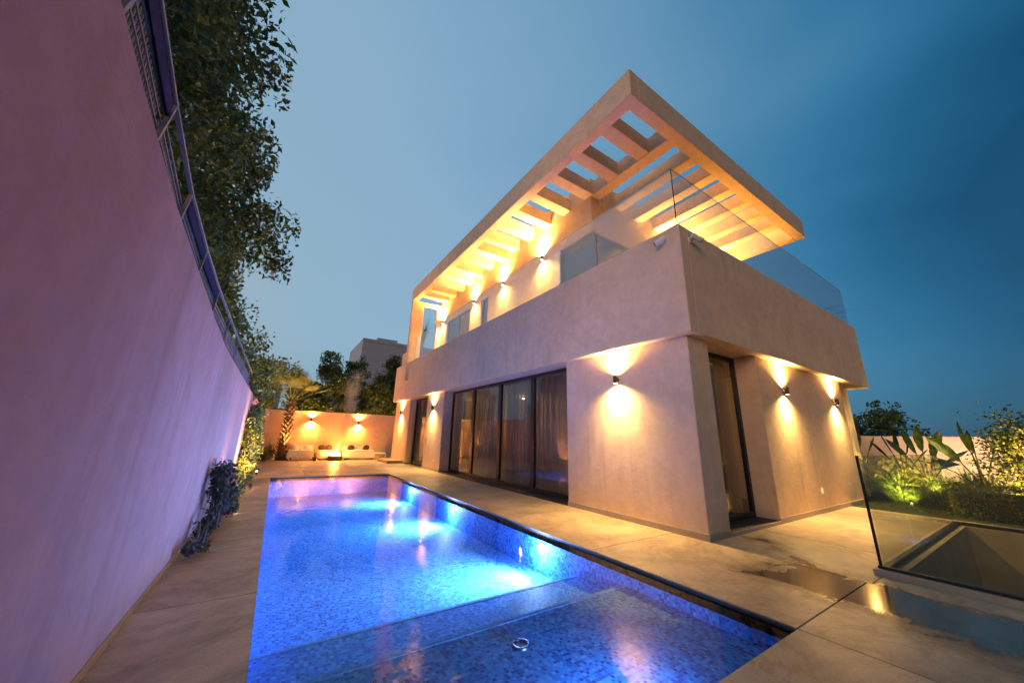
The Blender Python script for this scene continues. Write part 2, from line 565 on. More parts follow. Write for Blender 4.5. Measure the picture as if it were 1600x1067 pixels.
def meshobj(name, verts, faces, mat, parent=None, smooth=False):
    me = bpy.data.meshes.new(name)
    me.from_pydata([tuple(v) for v in verts], [], faces)
    if mat is not None:
        me.materials.append(mat)
    if smooth:
        me.polygons.foreach_set("use_smooth", [True] * len(me.polygons))
    me.update()
    return link(bpy.data.objects.new(name, me), parent)

class MB:
    def __init__(self):
        self.bm = bmesh.new()

    def box(self, x0, x1, y0, y1, z0, z1, bev=0.0):
        r = bmesh.ops.create_cube(self.bm, size=1)
        vs = r["verts"]
        for v in vs:
            v.co = Vector((x0 + (v.co.x + .5) * (x1 - x0), y0 + (v.co.y + .5) * (y1 - y0), z0 + (v.co.z + .5) * (z1 - z0)))
        if bev > 0:
            es = list({e for v in vs for e in v.link_edges})
            bmesh.ops.bevel(self.bm, geom=es, offset=bev, segments=2, affect='EDGES')
        return self

    def cyl(self, p0, p1, r0, r1=None, seg=16, cap=True):
        r1 = r0 if r1 is None else r1
        p0, p1 = Vector(p0), Vector(p1)
        d = (p1 - p0)
        L = d.length
        q = d.to_track_quat('Z', 'Y')
        mt = Matrix.Translation((p0 + p1) / 2) @ q.to_matrix().to_4x4()
        bmesh.ops.create_cone(self.bm, cap_ends=cap, segments=seg, radius1=r0, radius2=r1, depth=L, matrix=mt)
        return self

    def poly(self, pts):
        vs = [self.bm.verts.new(p) for p in pts]
        self.bm.faces.new(vs)
        return self

    def prism(self, pts2, axis, a, b):
        """extrude a 2D polygon along an axis"""
        def mk(p, t):
            return {'x': (t, p[0], p[1]), 'y': (p[0], t, p[1]), 'z': (p[0], p[1], t)}[axis]
        A = [self.bm.verts.new(mk(p, a)) for p in pts2]
        B = [self.bm.verts.new(mk(p, b)) for p in pts2]
        self.bm.faces.new(A)
        self.bm.faces.new(B[::-1])
        k = len(pts2)
        for i in range(k):
            self.bm.faces.new((A[i], A[(i + 1) % k], B[(i + 1) % k], B[i]))
        return self

    def ball(self, c, r, sub=2, sq=(1, 1, 1)):
        mt = Matrix.Translation(c) @ Matrix.Diagonal((*[r * s for s in sq], 1))
        bmesh.ops.create_icosphere(self.bm, subdivisions=sub, radius=1, matrix=mt)
        return self

    def build(self, name, mat, parent=None, smooth=False):
        bmesh.ops.recalc_face_normals(self.bm, faces=self.bm.faces[:])
        me = bpy.data.meshes.new(name)
        self.bm.to_mesh(me)
        self.bm.free()
        if mat is not None:
            me.materials.append(mat)
        if smooth:
            me.polygons.foreach_set("use_smooth", [True] * len(me.polygons))
            try:
                me.set_sharp_from_angle(angle=R(40))
            except Exception:
                pass
        return link(bpy.data.objects.new(name, me), parent)

def box(name, x0, x1, y0, y1, z0, z1, mat, parent=None, bev=0.0):
    return MB().box(x0, x1, y0, y1, z0, z1, bev).build(name, M[mat], parent)

def light(kind, name, loc, power, col, parent=None, rot=(0, 0, 0), **kw):
    ld = bpy.data.lights.new(name, kind)
    ld.energy = power
    ld.color = col
    for k, v in kw.items():
        setattr(ld, k, v)
    o = bpy.data.objects.new(name, ld)
    o.location = loc
    o.rotation_euler = rot
    return link(o, parent)

def aim(o, d):
    o.rotation_euler = Vector(d).to_track_quat('-Z', 'Y').to_euler()

# =================================================================== SETTING
PX0, PX1, PY0, PY1 = -5.25, -1.78, -1.60, 10.21          # pool opening
WX0, WX1, WY0, WY1 = 0.62, 5.40, -7.0, -1.74             # light well opening
DX1 = 6.1                                                # deck's garden edge

# ground beyond the deck: a ring with the built area left open
def ground_sheet():
    hx0, hx1, hy0, hy1 = -6.05, DX1, -12.0, 18.8
    B = 900
    xs, ys = [-B, hx0, hx1, B], [-B, hy0, hy1, B]
    v = [(x, y, -0.035) for y in ys for x in xs]
    f = []
    for j in range(3):
        for i in range(3):
            if i == 1 and j == 1:
                continue
            f.append((j * 4 + i, j * 4 + i + 1, j * 4 + i + 5, j * 4 + i + 4))
    return tag(meshobj('ground', v, f, M['terrain']), kind='structure')
ground_sheet()
tag(meshobj('lawn', [(DX1, -12, -.012), (13, -12, -.012), (13, 12, -.012), (9.45, 12, -.012), (9.45, .92, -.012), (DX1, .92, -.012)],
            [(0, 1, 2, 3, 4, 5)], M['grass']), kind='structure')

# deck: bed + single slabs
deck_rects = []   # x0,x1,y0,y1, nx, ny splits given as explicit joint lists
def rect(x0, x1, y0, y1, xj=(), yj=()):
    X = [x0] + [j for j in xj if x0 + .05 < j < x1 - .05] + [x1]
    Y = [y0] + [j for j in yj if y0 + .05 < j < y1 - .05] + [y1]
    for i in range(len(X) - 1):
        for j in range(len(Y) - 1):
            deck_rects.append((X[i], X[i + 1], Y[j], Y[j + 1]))
yl = [-8.4, -6.5, -4.6, -2.7, -.75, 1.1, 3.06, 4.8, 6.5, 8.2]
rect(-6.03, PX0, -12, PY1, (), yl)
rect(PX1, 0.0, PY0, PY1, (), [0.55, 2.6, 4.7, 6.8, 8.6])
rect(PX1, 0.0, -12, PY0, (), [-10, -8, -6, -3.9])
rect(PX0, PX1, -12, PY0, [-3.5], [-10, -8, -6, -3.8])
rect(-6.03, 0.0, PY1, 18.7, [-4.3, -2.6, -1.0], [12.0, 13.8, 15.6, 17.3])
rect(0.0, DX1, WY1 + .10, -0.013, [1.5, 3.1, 4.7], [])
rect(0.0, WX0 - .22, -12, WY1 + .10, [], [-10, -8, -6, -3.9])
rect(WX1 + .12, DX1, -12, WY1 + .10, [], [-10, -8, -6, -3.9])
bed = MB()
for a in ((-6.03, PX0, -12, 18.7), (PX0, PX1, -12, PY0), (PX0, PX1, PY1, 18.7), (PX1, 0.02, -12, 18.7),
          (0.02, WX0 - .22, -12, -.013), (WX0 - .22, WX1 + .12, WY1 + .1, -.013), (WX1 + .12, DX1, -12, -.013)):
    bed.box(a[0], a[1], a[2], a[3], -0.12, -0.014)
deck = tag(bed.build('deck', M['grout']), kind='structure')
for (x0, x1, y0, y1) in deck_rects:
    g = 0.0025
    dz = rnd.uniform(-.0008, .0008)
    MB().box(x0 + g, x1 - g, y0 + g, y1 - g, -0.034, dz, 0.004).build('slab', M['deck'], deck)

# swimming pool shell
ZW = -0.030      # water level
SH, ST, DP = -0.23, -0.37, -0.56   # shelf, step, floor (seen through the water)
pool = tag(empty('swimming_pool', (0, 0, 0)), 'long rectangular pool lined with blue mosaic tiles beside the house', 'pool')
t = .15
MB().box(PX0 - t, PX0, PY0 - t, PY1 + t, DP - .1, -0.036).build('side_wall', M['mosaic'], pool)
MB().box(PX1, PX1 + t, PY0 - t, PY1 + t, DP - .1, -0.036).build('side_wall', M['mosaic'], pool)
MB().box(PX0, PX1, PY1, PY1 + t, DP - .1, -0.036).build('end_wall', M['mosaic'], pool)
MB().box(PX0, PX1, PY0 - t, PY0, DP - .1, -0.036).build('end_wall', M['mosaic'], pool)
MB().box(PX0, PX1, PY0, 0.06, DP - .1, SH, 0.012).build('shallow_shelf', M['mosaic'], pool)
MB().box(PX0, PX1, 0.061, 0.85, DP - .1, ST, 0.012).build('step', M['mosaic'], pool)
MB().box(PX0, PX1, 0.851, PY1, DP - .1, DP).build('pool_floor', M['mosaic'], pool)
MB().box(PX0 + .002, PX1 - .002, 0.015, 0.066, SH - .02, SH + .004, .002).build('step_nosing', M['nosing'], pool)
MB().box(PX0 + .002, PX1 - .002, 0.805, 0.856, ST - .02, ST + .004, .002).build('step_nosing', M['nosing'], pool)
tag(meshobj('pool_water', [(PX0, PY0, ZW), (PX1, PY0, ZW), (PX1, PY1, ZW), (PX0, PY1, ZW)], [(0, 1, 2, 3)], M['water']), kind='structure')

# chrome bubbler ring on the shelf
rg = tag(empty('pool_inlet', (-3.46, -.33, SH)), 'round chrome inlet fitting on the shallow pool shelf', 'pool fitting')
def ring(name, r, R_, h0, h1, mat, parent, seg=24):
    v, f = [], []
    prof = [(r, h0), (r, h1), (R_ - .006, h1), (R_, h1 - .006), (R_, h0)]
    k = len(prof)
    for i in range(seg):
        a = 2 * math.pi * i / seg
        for (q, z) in prof:
            v.append((q * math.cos(a), q * math.sin(a), z))
    for i in range(seg):
        for j in range(k - 1):
            f.append((i * k + j, i * k + j + 1, ((i + 1) % seg) * k + j + 1, ((i + 1) % seg) * k + j))
    return meshobj(name, v, f, mat, parent, True)
ring('rim', .055, .075, 0.0, .02, M['chrome'], rg)
MB().ball((0, 0, .004), .054, 2, (1, 1, .12)).build('grille', M['chrome'], rg, True)

# underwater lamps on the house-side pool wall
for (y, lab) in ((1.52, 'bright round underwater lamp beside the pool steps'), (4.71, 'round underwater lamp midway along the pool wall'),
                 (7.64, 'round underwater lamp beside the far end of the pool')):
    pl = tag(empty('pool_light', (PX1, y, -.22)), lab, 'pool lamp', 'underwater lamps in the pool wall')
    MB().cyl((-.004, 0, 0), (-.018, 0, 0), .085, .08, 24).build('bezel', M['metal'], pl)
    MB().ball((-.018, 0, 0), .06, 3, (.4, 1, 1)).build('lens', M['pool_lens'], pl)
    light('POINT', 'pool_bulb', (-.16, 0, 0), 24, (0.27, 0.45, 1.0), pl, shadow_soft_size=.06)
    a = light('AREA', 'pool_beam', (-.06, 0, 0), 66, (0.23, 0.42, 1.0), pl, shape='DISK', size=.12, spread=R(118))
    aim(a, (-1, .30, -.14))

pl = tag(empty('pool_light', (-3.2, PY0, -.125)), 'round underwater lamp in the end wall above the shallow shelf', 'pool lamp', 'underwater lamps in the pool wall')
MB().cyl((0, .004, 0), (0, .018, 0), .055, .05, 24).build('bezel', M['metal'], pl)
MB().ball((0, .016, 0), .04, 3, (1, .4, 1)).build('lens', M['pool_lens'], pl)
a = light('AREA', 'pool_beam', (0, .05, 0), 9, (0.22, 0.42, 1.0), pl, shape='DISK', size=.08, spread=R(160))
aim(a, (0, 1, -.12))

# =================================================================== GARDEN WALLS
# left wall, its coping line falls away from the camera
wx = -6.03
prof = [(-7.0, 3.35), (-3.5, 3.15), (-1.36, 2.93), (-1.0, 2.86), (-.2, 2.73), (.38, 2.68), (1.1, 2.61), (2.0, 2.53), (2.9, 2.47), (4.5, 2.44), (7.0, 2.43), (11, 2.43), (15.6, 2.42)]
prof = [(y, z) for (y, z) in prof]
wallL = tag(empty('garden_wall', (wx, 0, 0)), 'long pale rendered garden wall facing the house across the pool', 'wall')
k = (5.349 - 6.03 + 6.03 * 0)  # plane shift handled below
def shift_plane(y, z, xa=-6.12, xb=wx):
    s = (xb - CAM.x) / (xa - CAM.x)
    return (CAM.y + (y - CAM.y) * s, CAM.z + (z - CAM.z) * s)
WALL_TOP = [shift_plane(y, z) for (y, z) in prof if y < 12] + [(16.2, 2.42)]
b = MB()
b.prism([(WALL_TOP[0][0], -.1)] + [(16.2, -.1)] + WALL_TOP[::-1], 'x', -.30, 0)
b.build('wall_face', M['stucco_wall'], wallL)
MB().box(-.302, -.06, 16.2, 18.95, -.1, 2.40).build('wall_return', M['stucco_wall'], wallL)
MB().box(0.0, .014, WALL_TOP[0][0], 4.2, -.03, .05, 0.004).build('skirting', M['plinth'], wallL)
def wall_top_at(y):
    for (a, b_) in zip(WALL_TOP, WALL_TOP[1:]):
        if a[0] <= y <= b_[0]:
            return a[1] + (b_[1] - a[1]) * (y - a[0]) / (b_[0] - a[0])
    return WALL_TOP[0][1] if y < WALL_TOP[0][0] else WALL_TOP[-1][1]

wallB = tag(empty('garden_wall', (0, 18.7, 0)), 'low warm-lit rendered wall behind the fire pit lounge', 'wall')
MB().box(-6.32, 9.0, 0.0, .25, -.1, 2.40, .006).build('wall_face', M['stucco'], wallB)
MB().box(-6.32, 9.0, -.012, .262, 2.402, 2.44, .004).build('coping', M['dark_metal'], wallB)

# =================================================================== HOUSE
house = tag(empty('villa'), 'two-storey pale rendered modern villa with a slatted roof canopy', 'house')
Z1, Z2, Z3, Z4, OV = 3.03, 4.95, 8.33, 9.02, 0.17
st = 'stucco'
# ground storey
def gwall(*a):
    return box('wall', *a, st, house, .006)
gwall(0, .42, 0, 2.91, 0, Z1)
gwall(.42, .60, 0, .42, 0, Z1)
gwall(0, .42, 10.05, 11.9, 0, Z1)
gwall(0, .42, 14.3, 16.75, 0, Z1)
gwall(2.35, 7.25, 0, .42, 0, Z1)
gwall(7.0, 9.15, .9, 1.2, 0, Z1)
gwall(8.75, 9.15, .3, .9, 0, Z1)
gwall(8.85, 9.15, 1.2, 16.75, 0, Z1)
gwall(.42, 8.85, 16.45, 16.75, 0, Z1)
gwall(7.0, 7.25, .42, .9, 0, Z1)
box('interior_floor', .42, 8.85, .42, 16.45, -.05, .035, 'dark_floor', house)
box('interior_wall', 4.6, 4.75, .42, 16.45, .035, Z1, 'stucco_in', house)
box('interior_wall', .42, 4.6, 10.9, 11.05, .035, Z1, 'stucco_in', house)
# sills under the recessed openings
box('door_sill', .0, .60, 2.912, 10.048, -.02, .045, 'frame', house)
box('door_sill', .0, .60, 11.902, 14.298, -.02, .045, 'frame', house)
box('door_sill', .602, 2.348, .0, .60, -.02, .05, 'dark_floor', house)
# plinth strips, a little proud of the render
pz = .092
box('plinth', -.016, -.001, -.016, 2.91, -.01, pz, 'plinth', house, .003)
box('plinth', -.016, -.001, 10.05, 11.9, -.01, pz, 'plinth', house, .003)
box('plinth', -.016, -.001, 14.3, 16.75, -.01, pz, 'plinth', house, .003)
box('plinth', -.0, .60, -.016, -.001, -.01, pz, 'plinth', house, .003)
box('plinth', 2.35, 7.25, -.016, -.001, -.01, pz, 'plinth', house, .003)
box('threshold', .60, 2.35, -.016, -.001, -.01, .052, 'plinth', house, .003)
# first-floor slab and the deep parapet band
box('floor_slab', .07, 9.1, .07, 16.65, Z1 + .004, 4.0, st, house)
box('parapet', -OV, .07, -OV, 16.9, Z1, Z2, st, house, .008)
box('parapet', .07, 9.34, -OV, .07, Z1 + .001, Z2 - .001, st, house, .008)
box('parapet', 9.1, 9.34, .07, 16.9, Z1, Z2, st, house, .008)
box('parapet', .07, 9.1, 16.65, 16.9, Z1, Z2, st, house, .008)
box('parapet_upstand', .0, .25, 15.3, 16.64, 4.95, 5.72, st, house, .008)
# upper storey
UX, UY, UE, HD = 1.35, 3.2, 14.6, 7.18
def uwall(*a):
    return box('upper_wall', *a, st, house, .006)
uwall(UX, UX + .28, UY, UE, HD, 8.95)
uwall(UX, UX + .28, 4.9, 9.3, 4.0, HD - .002)
uwall(UX, UX + .28, 9.9, 11.0, 4.0, HD - .002)
uwall(UX, UX + .28, 13.7, UE, 4.0, HD - .002)
uwall(UX + .28, 9.0, UY, UY + .28, HD, 8.95)
uwall(3.8, 9.0, UY, UY + .28, 4.0, HD - .002)
uwall(8.72, 9.0, UY + .28, UE, 4.0, 8.95)
uwall(UX + .28, 8.72, UE - .28, UE, 4.0, 8.95)
box('roof_slab', UX + .02, 8.98, UY + .02, UE + .2, 8.952, 9.0, st, house)
# end wall of the balcony with a tall opening
uwall(-.32, .31, UE, 14.83, 4.0, 8.329)
uwall(1.1, 1.6, UE, 14.83, 4.0, 8.329)
uwall(.31, 1.1, UE, 14.83, 8.15, 8.329)
box('upper_floor_inside', UX + .28, 8.72, UY + .28, UE - .28, 4.0, 4.03, 'dark_floor', house)

# roof canopy: edge beams and cross beams
can = empty('roof_canopy', (0, 0, 0), 0, house)
def beam(*a):
    return box('beam', *a, st, can, .01)
beam(-.32, -.04, .43, 14.83, Z3, Z4)
beam(-.04, 9.01, .43, .71, Z3 + .001, Z4 - .001)
beam(8.72, 9.01, .71, UY, Z3 + .001, Z4 - .001)
ZB = 8.77
for i in range(14):
    y1 = 1.54 + i * .96
    if y1 > 14.6:
        break
    beam(-.04, UX - .001, y1 - .34, y1, Z3 + .02, ZB)
beam(UX, 1.70, .71, UY, Z3 + .01, ZB + .02)
for i in range(6):
    x1 = 2.7 + i * 1.0
    beam(x1 - .34, x1, .71, UY - .001, Z3 + .02, ZB)

# glazed openings: frames and panes
def opening(name, axis, plane, a0, a1, z0, z1, mull, fm='frame', fw=.075, fd=.07, pane_mat='glass', thick=None):
    """axis 'y': runs along Y in plane x=plane ; axis 'x': runs along X in plane y=plane"""
    w = empty(name, (0, 0, 0), 0, house)
    def bx(nm, p0, p1, q0, q1, za, zb, mat, bev=.004):
        if axis == 'y':
            return box(nm, p0, p1, q0, q1, za, zb, mat, w, bev)
        return box(nm, q0, q1, p0, p1, za, zb, mat, w, bev)
    p0, p1 = plane, plane + fd
    bx('frame_rail', p0, p1, a0, a1, z1 - fw, z1, fm)
    bx('frame_rail', p0, p1, a0, a1, z0, z0 + fw, fm)
    bx('frame_stile', p0, p1, a0, a0 + fw, z0 + fw, z1 - fw, fm)
    bx('frame_stile', p0, p1, a1 - fw, a1, z0 + fw, z1 - fw, fm)
    edges = [a0 + fw]
    for m_ in mull:
        bx('mullion', p0 - .004, p1 + .004, m_ - .08, m_ + .08, z0 + fw, z1 - fw, fm)
        edges += [m_ - .08, m_ + .08]
    edges.append(a1 - fw)
    for i in range(0, len(edges), 2):
        c = plane + fd * .5
        bx('pane', c, c + .001, edges[i] - .01, edges[i + 1] + .01, z0 + fw - .01, z1 - fw + .01, pane_mat, 0)
    return w
opening('sliding_door', 'y', .37, 2.915, 10.045, .046, Z1 - .001, [4.70, 6.42, 8.22])
opening('glazed_door', 'y', .30, 11.905, 14.295, .046, Z1 - .001, [], fw=.10)
opening('glazed_door', 'x', .38, .605, 2.345, .051, Z1 - .001, [], fw=.085)
opening('corner_window', 'y', UX + .06, UY + .05, 4.895, 4.0, HD - .003, [], 'frame_up', .10)
opening('corner_window', 'x', UY + .06, UX + .14, 3.795, 4.0, HD - .003, [], 'frame_up', .10)
opening('narrow_window', 'y', UX + .06, 9.305, 9.895, 4.0, HD - .003, [], 'frame_up', .08)
opening('balcony_door', 'y', UX + .06, 11.005, 13.695, 4.0, HD - .003, [12.35], 'frame_up', .09)
box('corner_post', UX + .05, UX + .145, UY + .02, UY + .115, 4.0, HD - .003, 'frame_up', house, .004)
box('window_jamb', UX - .012, UX + .05, 4.62, 4.9, 4.0, HD - .003, 'white_plastic', house, .004)

# glass balustrade of the balcony
rail = empty('glass_balustrade', (0, 0, 0), 0, house)
gx = -.10
ylist = [-.10, 1.75, 3.6, 5.45, 7.3, 9.15, 11.0, 12.8, 14.58]
for i, (a, c) in enumerate(zip(ylist, ylist[1:])):
    z0, z1 = Z2 - .002, 6.16
    p = meshobj('glass_pane', [(gx, a + .008, z0), (gx, c - .008, z0), (gx, c - .008, z1), (gx, a + .008, z1)], [(0, 1, 2, 3)], M['rail_glass'], rail)
    box('pane_top_edge', gx - .006, gx + .006, a + .008, c - .008, z1, z1 + .008, 'glass_rim', rail)
    if i == 0:
        box('pane_edge', gx - .008, gx + .008, a - .006, a + .007, z0, z1, 'glass_edge', rail)
xlist = [-.08, 1.87, 3.7, 5.55, 7.35, 9.12]
for i, (a, c) in enumerate(zip(xlist, xlist[1:])):
    z0, z1 = Z2 - .002, 6.16
    meshobj('glass_pane', [(a + .008, gx, z0), (c - .008, gx, z0), (c - .008, gx, z1), (a + .008, gx, z1)], [(0, 1, 2, 3)], M['rail_glass'], rail)
    box('pane_top_edge', a + .008, c - .008, gx - .006, gx + .006, z1, z1 + .008, 'glass_rim', rail)
    if i > 0:
        box('pane_edge', a - .004, a + .004, gx - .006, gx + .006, z0, z1, 'well_glass', rail)

# curtains behind the glass
def curtain(name, axis, plane, a0, a1, z0, z1, lab, mat='curtain', folds=9, amp=.10, grp=None):
    n = int(folds * 10)
    v, f = [], []
    ph = rnd.uniform(0, 6)
    for i in range(n + 1):
        t_ = i / n
        a = a0 + (a1 - a0) * t_
        w_ = amp * (math.sin(t_ * folds * 2 * math.pi + ph + .8 * math.sin(t_ * 9)) + .35 * math.sin(t_ * folds * 4.7 + 1))
        for z, k_ in ((z0, 1.0), (z0 + (z1 - z0) * .5, .9), (z1, .75)):
            p = plane + w_ * k_
            v.append((p, a, z) if axis == 'y' else (a, p, z))
    for i in range(n):
        for j in range(2):
            f.append((i * 3 + j, (i + 1) * 3 + j, (i + 1) * 3 + j + 1, i * 3 + j + 1))
    o = meshobj(name, v, f, M[mat], None, True)
    return tag(o, lab, 'curtain', grp)
curtain('curtain', 'y', 0.62, 2.95, 4.95, .05, 2.98, 'sheer grey curtain in the sliding door pane beside the big wall lamp', folds=9)
curtain('curtain', 'y', .62, 5.0, 6.5, .05, 2.98, 'sheer grey curtain on the camera side of the warm gap in the sliding door', folds=8)
curtain('curtain', 'y', .62, 6.64, 8.9, .05, 2.98, 'sheer grey curtain on the fire pit side of the warm gap in the sliding door', folds=9)
curtain('curtain', 'y', .62, 9.45, 10.0, .05, 2.98, 'narrow gathered curtain at the far end of the sliding door', folds=6)
curtain('curtain', 'y', .60, 12.5, 14.2, .05, 2.98, 'grey curtain behind the narrow glazed door near the fire pit', folds=9)
curtain('curtain', 'x', .62, 1.15, 2.25, .06, 2.98, 'brown curtain behind the glazed door on the lamp-lit garden facade', 'curtain_brown', folds=8)
curtain('curtain', 'y', UX + .40, UY + .5, 4.8, 4.05, 7.1, 'pale curtain in the upper corner window facing the pool', folds=9)
curtain('curtain', 'x', UY + .42, UX + .5, 3.7, 4.05, 7.1, 'pale curtain in the upper corner window facing the garden', folds=12)
curtain('curtain', 'y', UX + .40, 11.1, 13.6, 4.05, 7.1, 'pale curtain behind the far balcony door', folds=12)

# ceiling lamp inside: the only thing that lights the gap in the curtains
cl = tag(empty('ceiling_lamp', (3.4, 9.4, Z1)), 'warm ceiling lamp inside the living room behind the curtains', 'lamp')
MB().cyl((0, 0, 0), (0, 0, -.06), .12, .12, 24).build('lamp_body', M['white_plastic'], cl)
MB().cyl((0, 0, -.0605), (0, 0, -.075), .10, .09, 24).build('lamp_lens', M['lens'], cl)
light('POINT', 'lamp_bulb', (0, 0, -.16), 18, AMBER, cl, shadow_soft_size=.08)
cl2 = tag(empty('ceiling_lamp', (2.6, 2.6, Z1)), 'warm ceiling lamp inside behind the garden facade glazed door', 'lamp')
MB().cyl((0, 0, 0), (0, 0, -.06), .12, .12, 24).build('lamp_body', M['white_plastic'], cl2)
MB().cyl((0, 0, -.0605), (0, 0, -.075), .10, .09, 24).build('lamp_lens', M['lens'], cl2)
light('POINT', 'lamp_bulb', (0, 0, -.16), 5, AMBER, cl2, shadow_soft_size=.08)

LAMP = 4.5
# up-and-down wall lamps
def wall_lamp(pos, nrm, lab, up=55, down=55, grp='up and down wall lamps', size=1.0, col=None):
    col = col or WARM
    o = tag(empty('wall_lamp', pos), lab, 'wall lamp', grp)
    n = Vector(nrm)
    c = n * .075
    h = .075 * size
    r = .040 * size
    MB().cyl((c.x, c.y, -h), (c.x, c.y, h), r, r, 24, False).build('lamp_body', M['dark_metal'], o, True)
    MB().cyl((0, 0, 0), (c.x * .6, c.y * .6, 0), .03, .03, 16).build('wall_mount', M['dark_metal'], o)
    MB().cyl((c.x, c.y, h - .012), (c.x, c.y, h - .006), r * .96, r * .96, 24).build('lamp_lens', M['lens'], o)
    MB().cyl((c.x, c.y, -h + .006), (c.x, c.y, -h + .012), r * .96, r * .96, 24).build('lamp_lens', M['lens'], o)
    for pw, rot, z_, nm in ((up * .75, (math.pi, 0, 0), h + .004, 'up_beam'), (down * .62, (0, 0, 0), -h - .004, 'down_beam')):
        if pw:
            light('SPOT', nm, (c.x, c.y, z_), pw * LAMP * .40, col, o, rot, spot_size=R(82), spot_blend=1.0, shadow_soft_size=.03)
            light('SPOT', nm, (c.x, c.y, z_), pw * LAMP * (1.05 if nm == 'down_beam' else .7), col, o, rot, spot_size=R(150), spot_blend=1.0, shadow_soft_size=.03)
    return o
NX, NY = (-1, 0, 0), (0, -1, 0)
wall_lamp((0, 1.45, 2.46), NX, 'lit wall lamp on the broad facade pier beside the sliding door', 60, 58)
wall_lamp((0, 11.07, 2.44), NX, 'lit wall lamp between the sliding door and the narrow glazed door', 45, 50)
wall_lamp((0, 15.55, 2.42), NX, 'lit wall lamp on the end pier beside the fire pit lounge', 45, 50)
wall_lamp((3.43, 0, 2.42), NY, 'lit wall lamp on the garden facade next to the glazed door', 55, 48)
wall_lamp((6.47, 0, 2.42), NY, 'lit wall lamp at the outer end of the garden facade', 55, 48)
wall_lamp((-3.85, 18.7, 1.98), NY, 'lit lamp on the back wall beside the palm', 34, 44, col=(1.0, .43, .08))
wall_lamp((-1.5, 18.7, 1.90), NY, 'lit lamp on the back wall above the sofa with dark cushions', 34, 44, col=(1.0, .43, .08))
for y, lab in ((5.47, 'lit balcony lamp next to the upper corner window'), (8.0, 'second balcony lamp from the upper corner window'),
               (10.49, 'third balcony lamp from the upper corner window'), (14.2, 'lit balcony lamp beside the opening in the far end wall')):
    wall_lamp((UX, y, 7.28), NX, lab, 230, 70, col=(1.0, .60, .15))
for x, lab in ((5.0, 'terrace wall lamp hidden behind the front parapet, nearer the corner window'), (7.6, 'terrace wall lamp hidden behind the front parapet, nearer the garden')):
    wall_lamp((x, UY, 6.9), NY, lab, 260, 70, col=(1.0, .58, .14))


def bullet_cam(pos, base_n, look, lab):
    o = tag(empty('security_camera', pos), lab, 'camera', 'security cameras on the parapet corner')
    n = Vector(base_n)
    d = Vector(look).normalized()
    MB().cyl((0, 0, 0), n * .03, .05, .045, 20).build('base', M['white_plastic'], o, True)
    MB().cyl(n * .03, n * .10, .02, .02, 12).build('arm', M['white_plastic'], o, True)
    c = n * .12
    MB().cyl(c - d * .09, c + d * .10, .042, .042, 20).build('housing', M['white_plastic'], o, True)
    MB().cyl(c + d * .1005, c + d * .112, .044, .044, 20).build('lens_face', M['black_plastic'], o, True)
    return o
bullet_cam((-OV, .12, 4.72), NX, (-.35, .75, -.35), 'white bullet security camera on the pool side of the parapet corner')
bullet_cam((.12, -OV, 4.72), NY, (.8, -.3, -.25), 'white bullet security camera on the garden side of the parapet corner')
for p, n, lab in (((4.55, -.001, .42), NY, 'small white socket low on the garden facade'), ((-.001, 10.6, .38), NX, 'small white socket low on the narrow pier by the pool')):
    o = tag(empty('wall_socket', p), lab, 'socket')
    if n == NY:
        MB().box(-.04, .04, -.02, 0, -.06, .06, .006).build('cover', M['white_plastic'], o)
        MB().box(-.022, .022, -.026, -.0205, -.03, .03, .004).build('flap', M['white_plastic'], o)
    else:
        MB().box(-.02, 0, -.04, .04, -.04, .04, .006).build('cover', M['white_plastic'], o)
        MB().box(-.026, -.0205, -.022, .022, -.02, .02, .004).build('flap', M['white_plastic'], o)
hd = tag(empty('door_handle', (0, 11.6, 1.08)), 'slim vertical bar handle on the narrow pier beside the glazed door', 'handle')
MB().cyl((-.045, 0, -.14), (-.045, 0, .14), .013, .013, 12).build('bar', M['metal'], hd)
MB().cyl((0, 0, -.1), (-.045, 0, -.1), .009, .009, 10).build('bracket', M['metal'], hd)
MB().cyl((0, 0, .1), (-.045, 0, .1), .009, .009, 10).build('bracket', M['metal'], hd)

# =================================================================== LIGHT WELL
lw = tag(empty('light_well', (0, 0, 0)), 'sunken light well with beige walls behind the glass guard', 'light well')
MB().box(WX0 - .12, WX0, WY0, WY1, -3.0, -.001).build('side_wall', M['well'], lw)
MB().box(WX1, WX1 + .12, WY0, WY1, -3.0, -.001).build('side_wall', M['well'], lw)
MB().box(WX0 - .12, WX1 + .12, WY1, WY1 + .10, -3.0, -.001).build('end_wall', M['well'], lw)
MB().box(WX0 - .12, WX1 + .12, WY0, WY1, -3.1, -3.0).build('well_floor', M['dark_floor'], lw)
MB().box(3.2, WX1 - .01, WY0, -3.0, -3.0, -1.2).build('stair_block', M['dark_floor'], lw)
gg = tag(empty('glass_guard', (0, 0, 0)), 'frameless glass guard with dark base channels round the light well', 'glass guard')
GX0, GX1, GY = .50, 5.50, -1.62
MB().box(GX0 - .10, GX0 + .06, WY0, GY + .05, -.012, .055, .005).build('kerb', M['plinth'], gg)
MB().box(GX0 - .03, GX0 + .03, WY0, GY + .02, .0555, .085, .003).build('base_channel', M['dark_metal'], gg)
MB().box(GX0 + .07, GX1 + .03, GY - .03, GY + .03, -.012, .05, .003).build('base_channel', M['frame'], gg)
MB().box(GX1 - .03, GX1 + .03, WY0, GY - .031, -.012, .05, .003).build('base_channel', M['frame'], gg)
zt = 1.24
xs = [GX0 + .02, 2.15, 3.8, GX1]
for a, c in zip(xs, xs[1:]):
    meshobj('glass_pane', [(a + .006, GY, .04), (c - .006, GY, .04), (c - .006, GY, zt), (a + .006, GY, zt)], [(0, 1, 2, 3)], M['well_glass'], gg)
ysl = [GY - .02, -3.4, -5.2, -7.0]
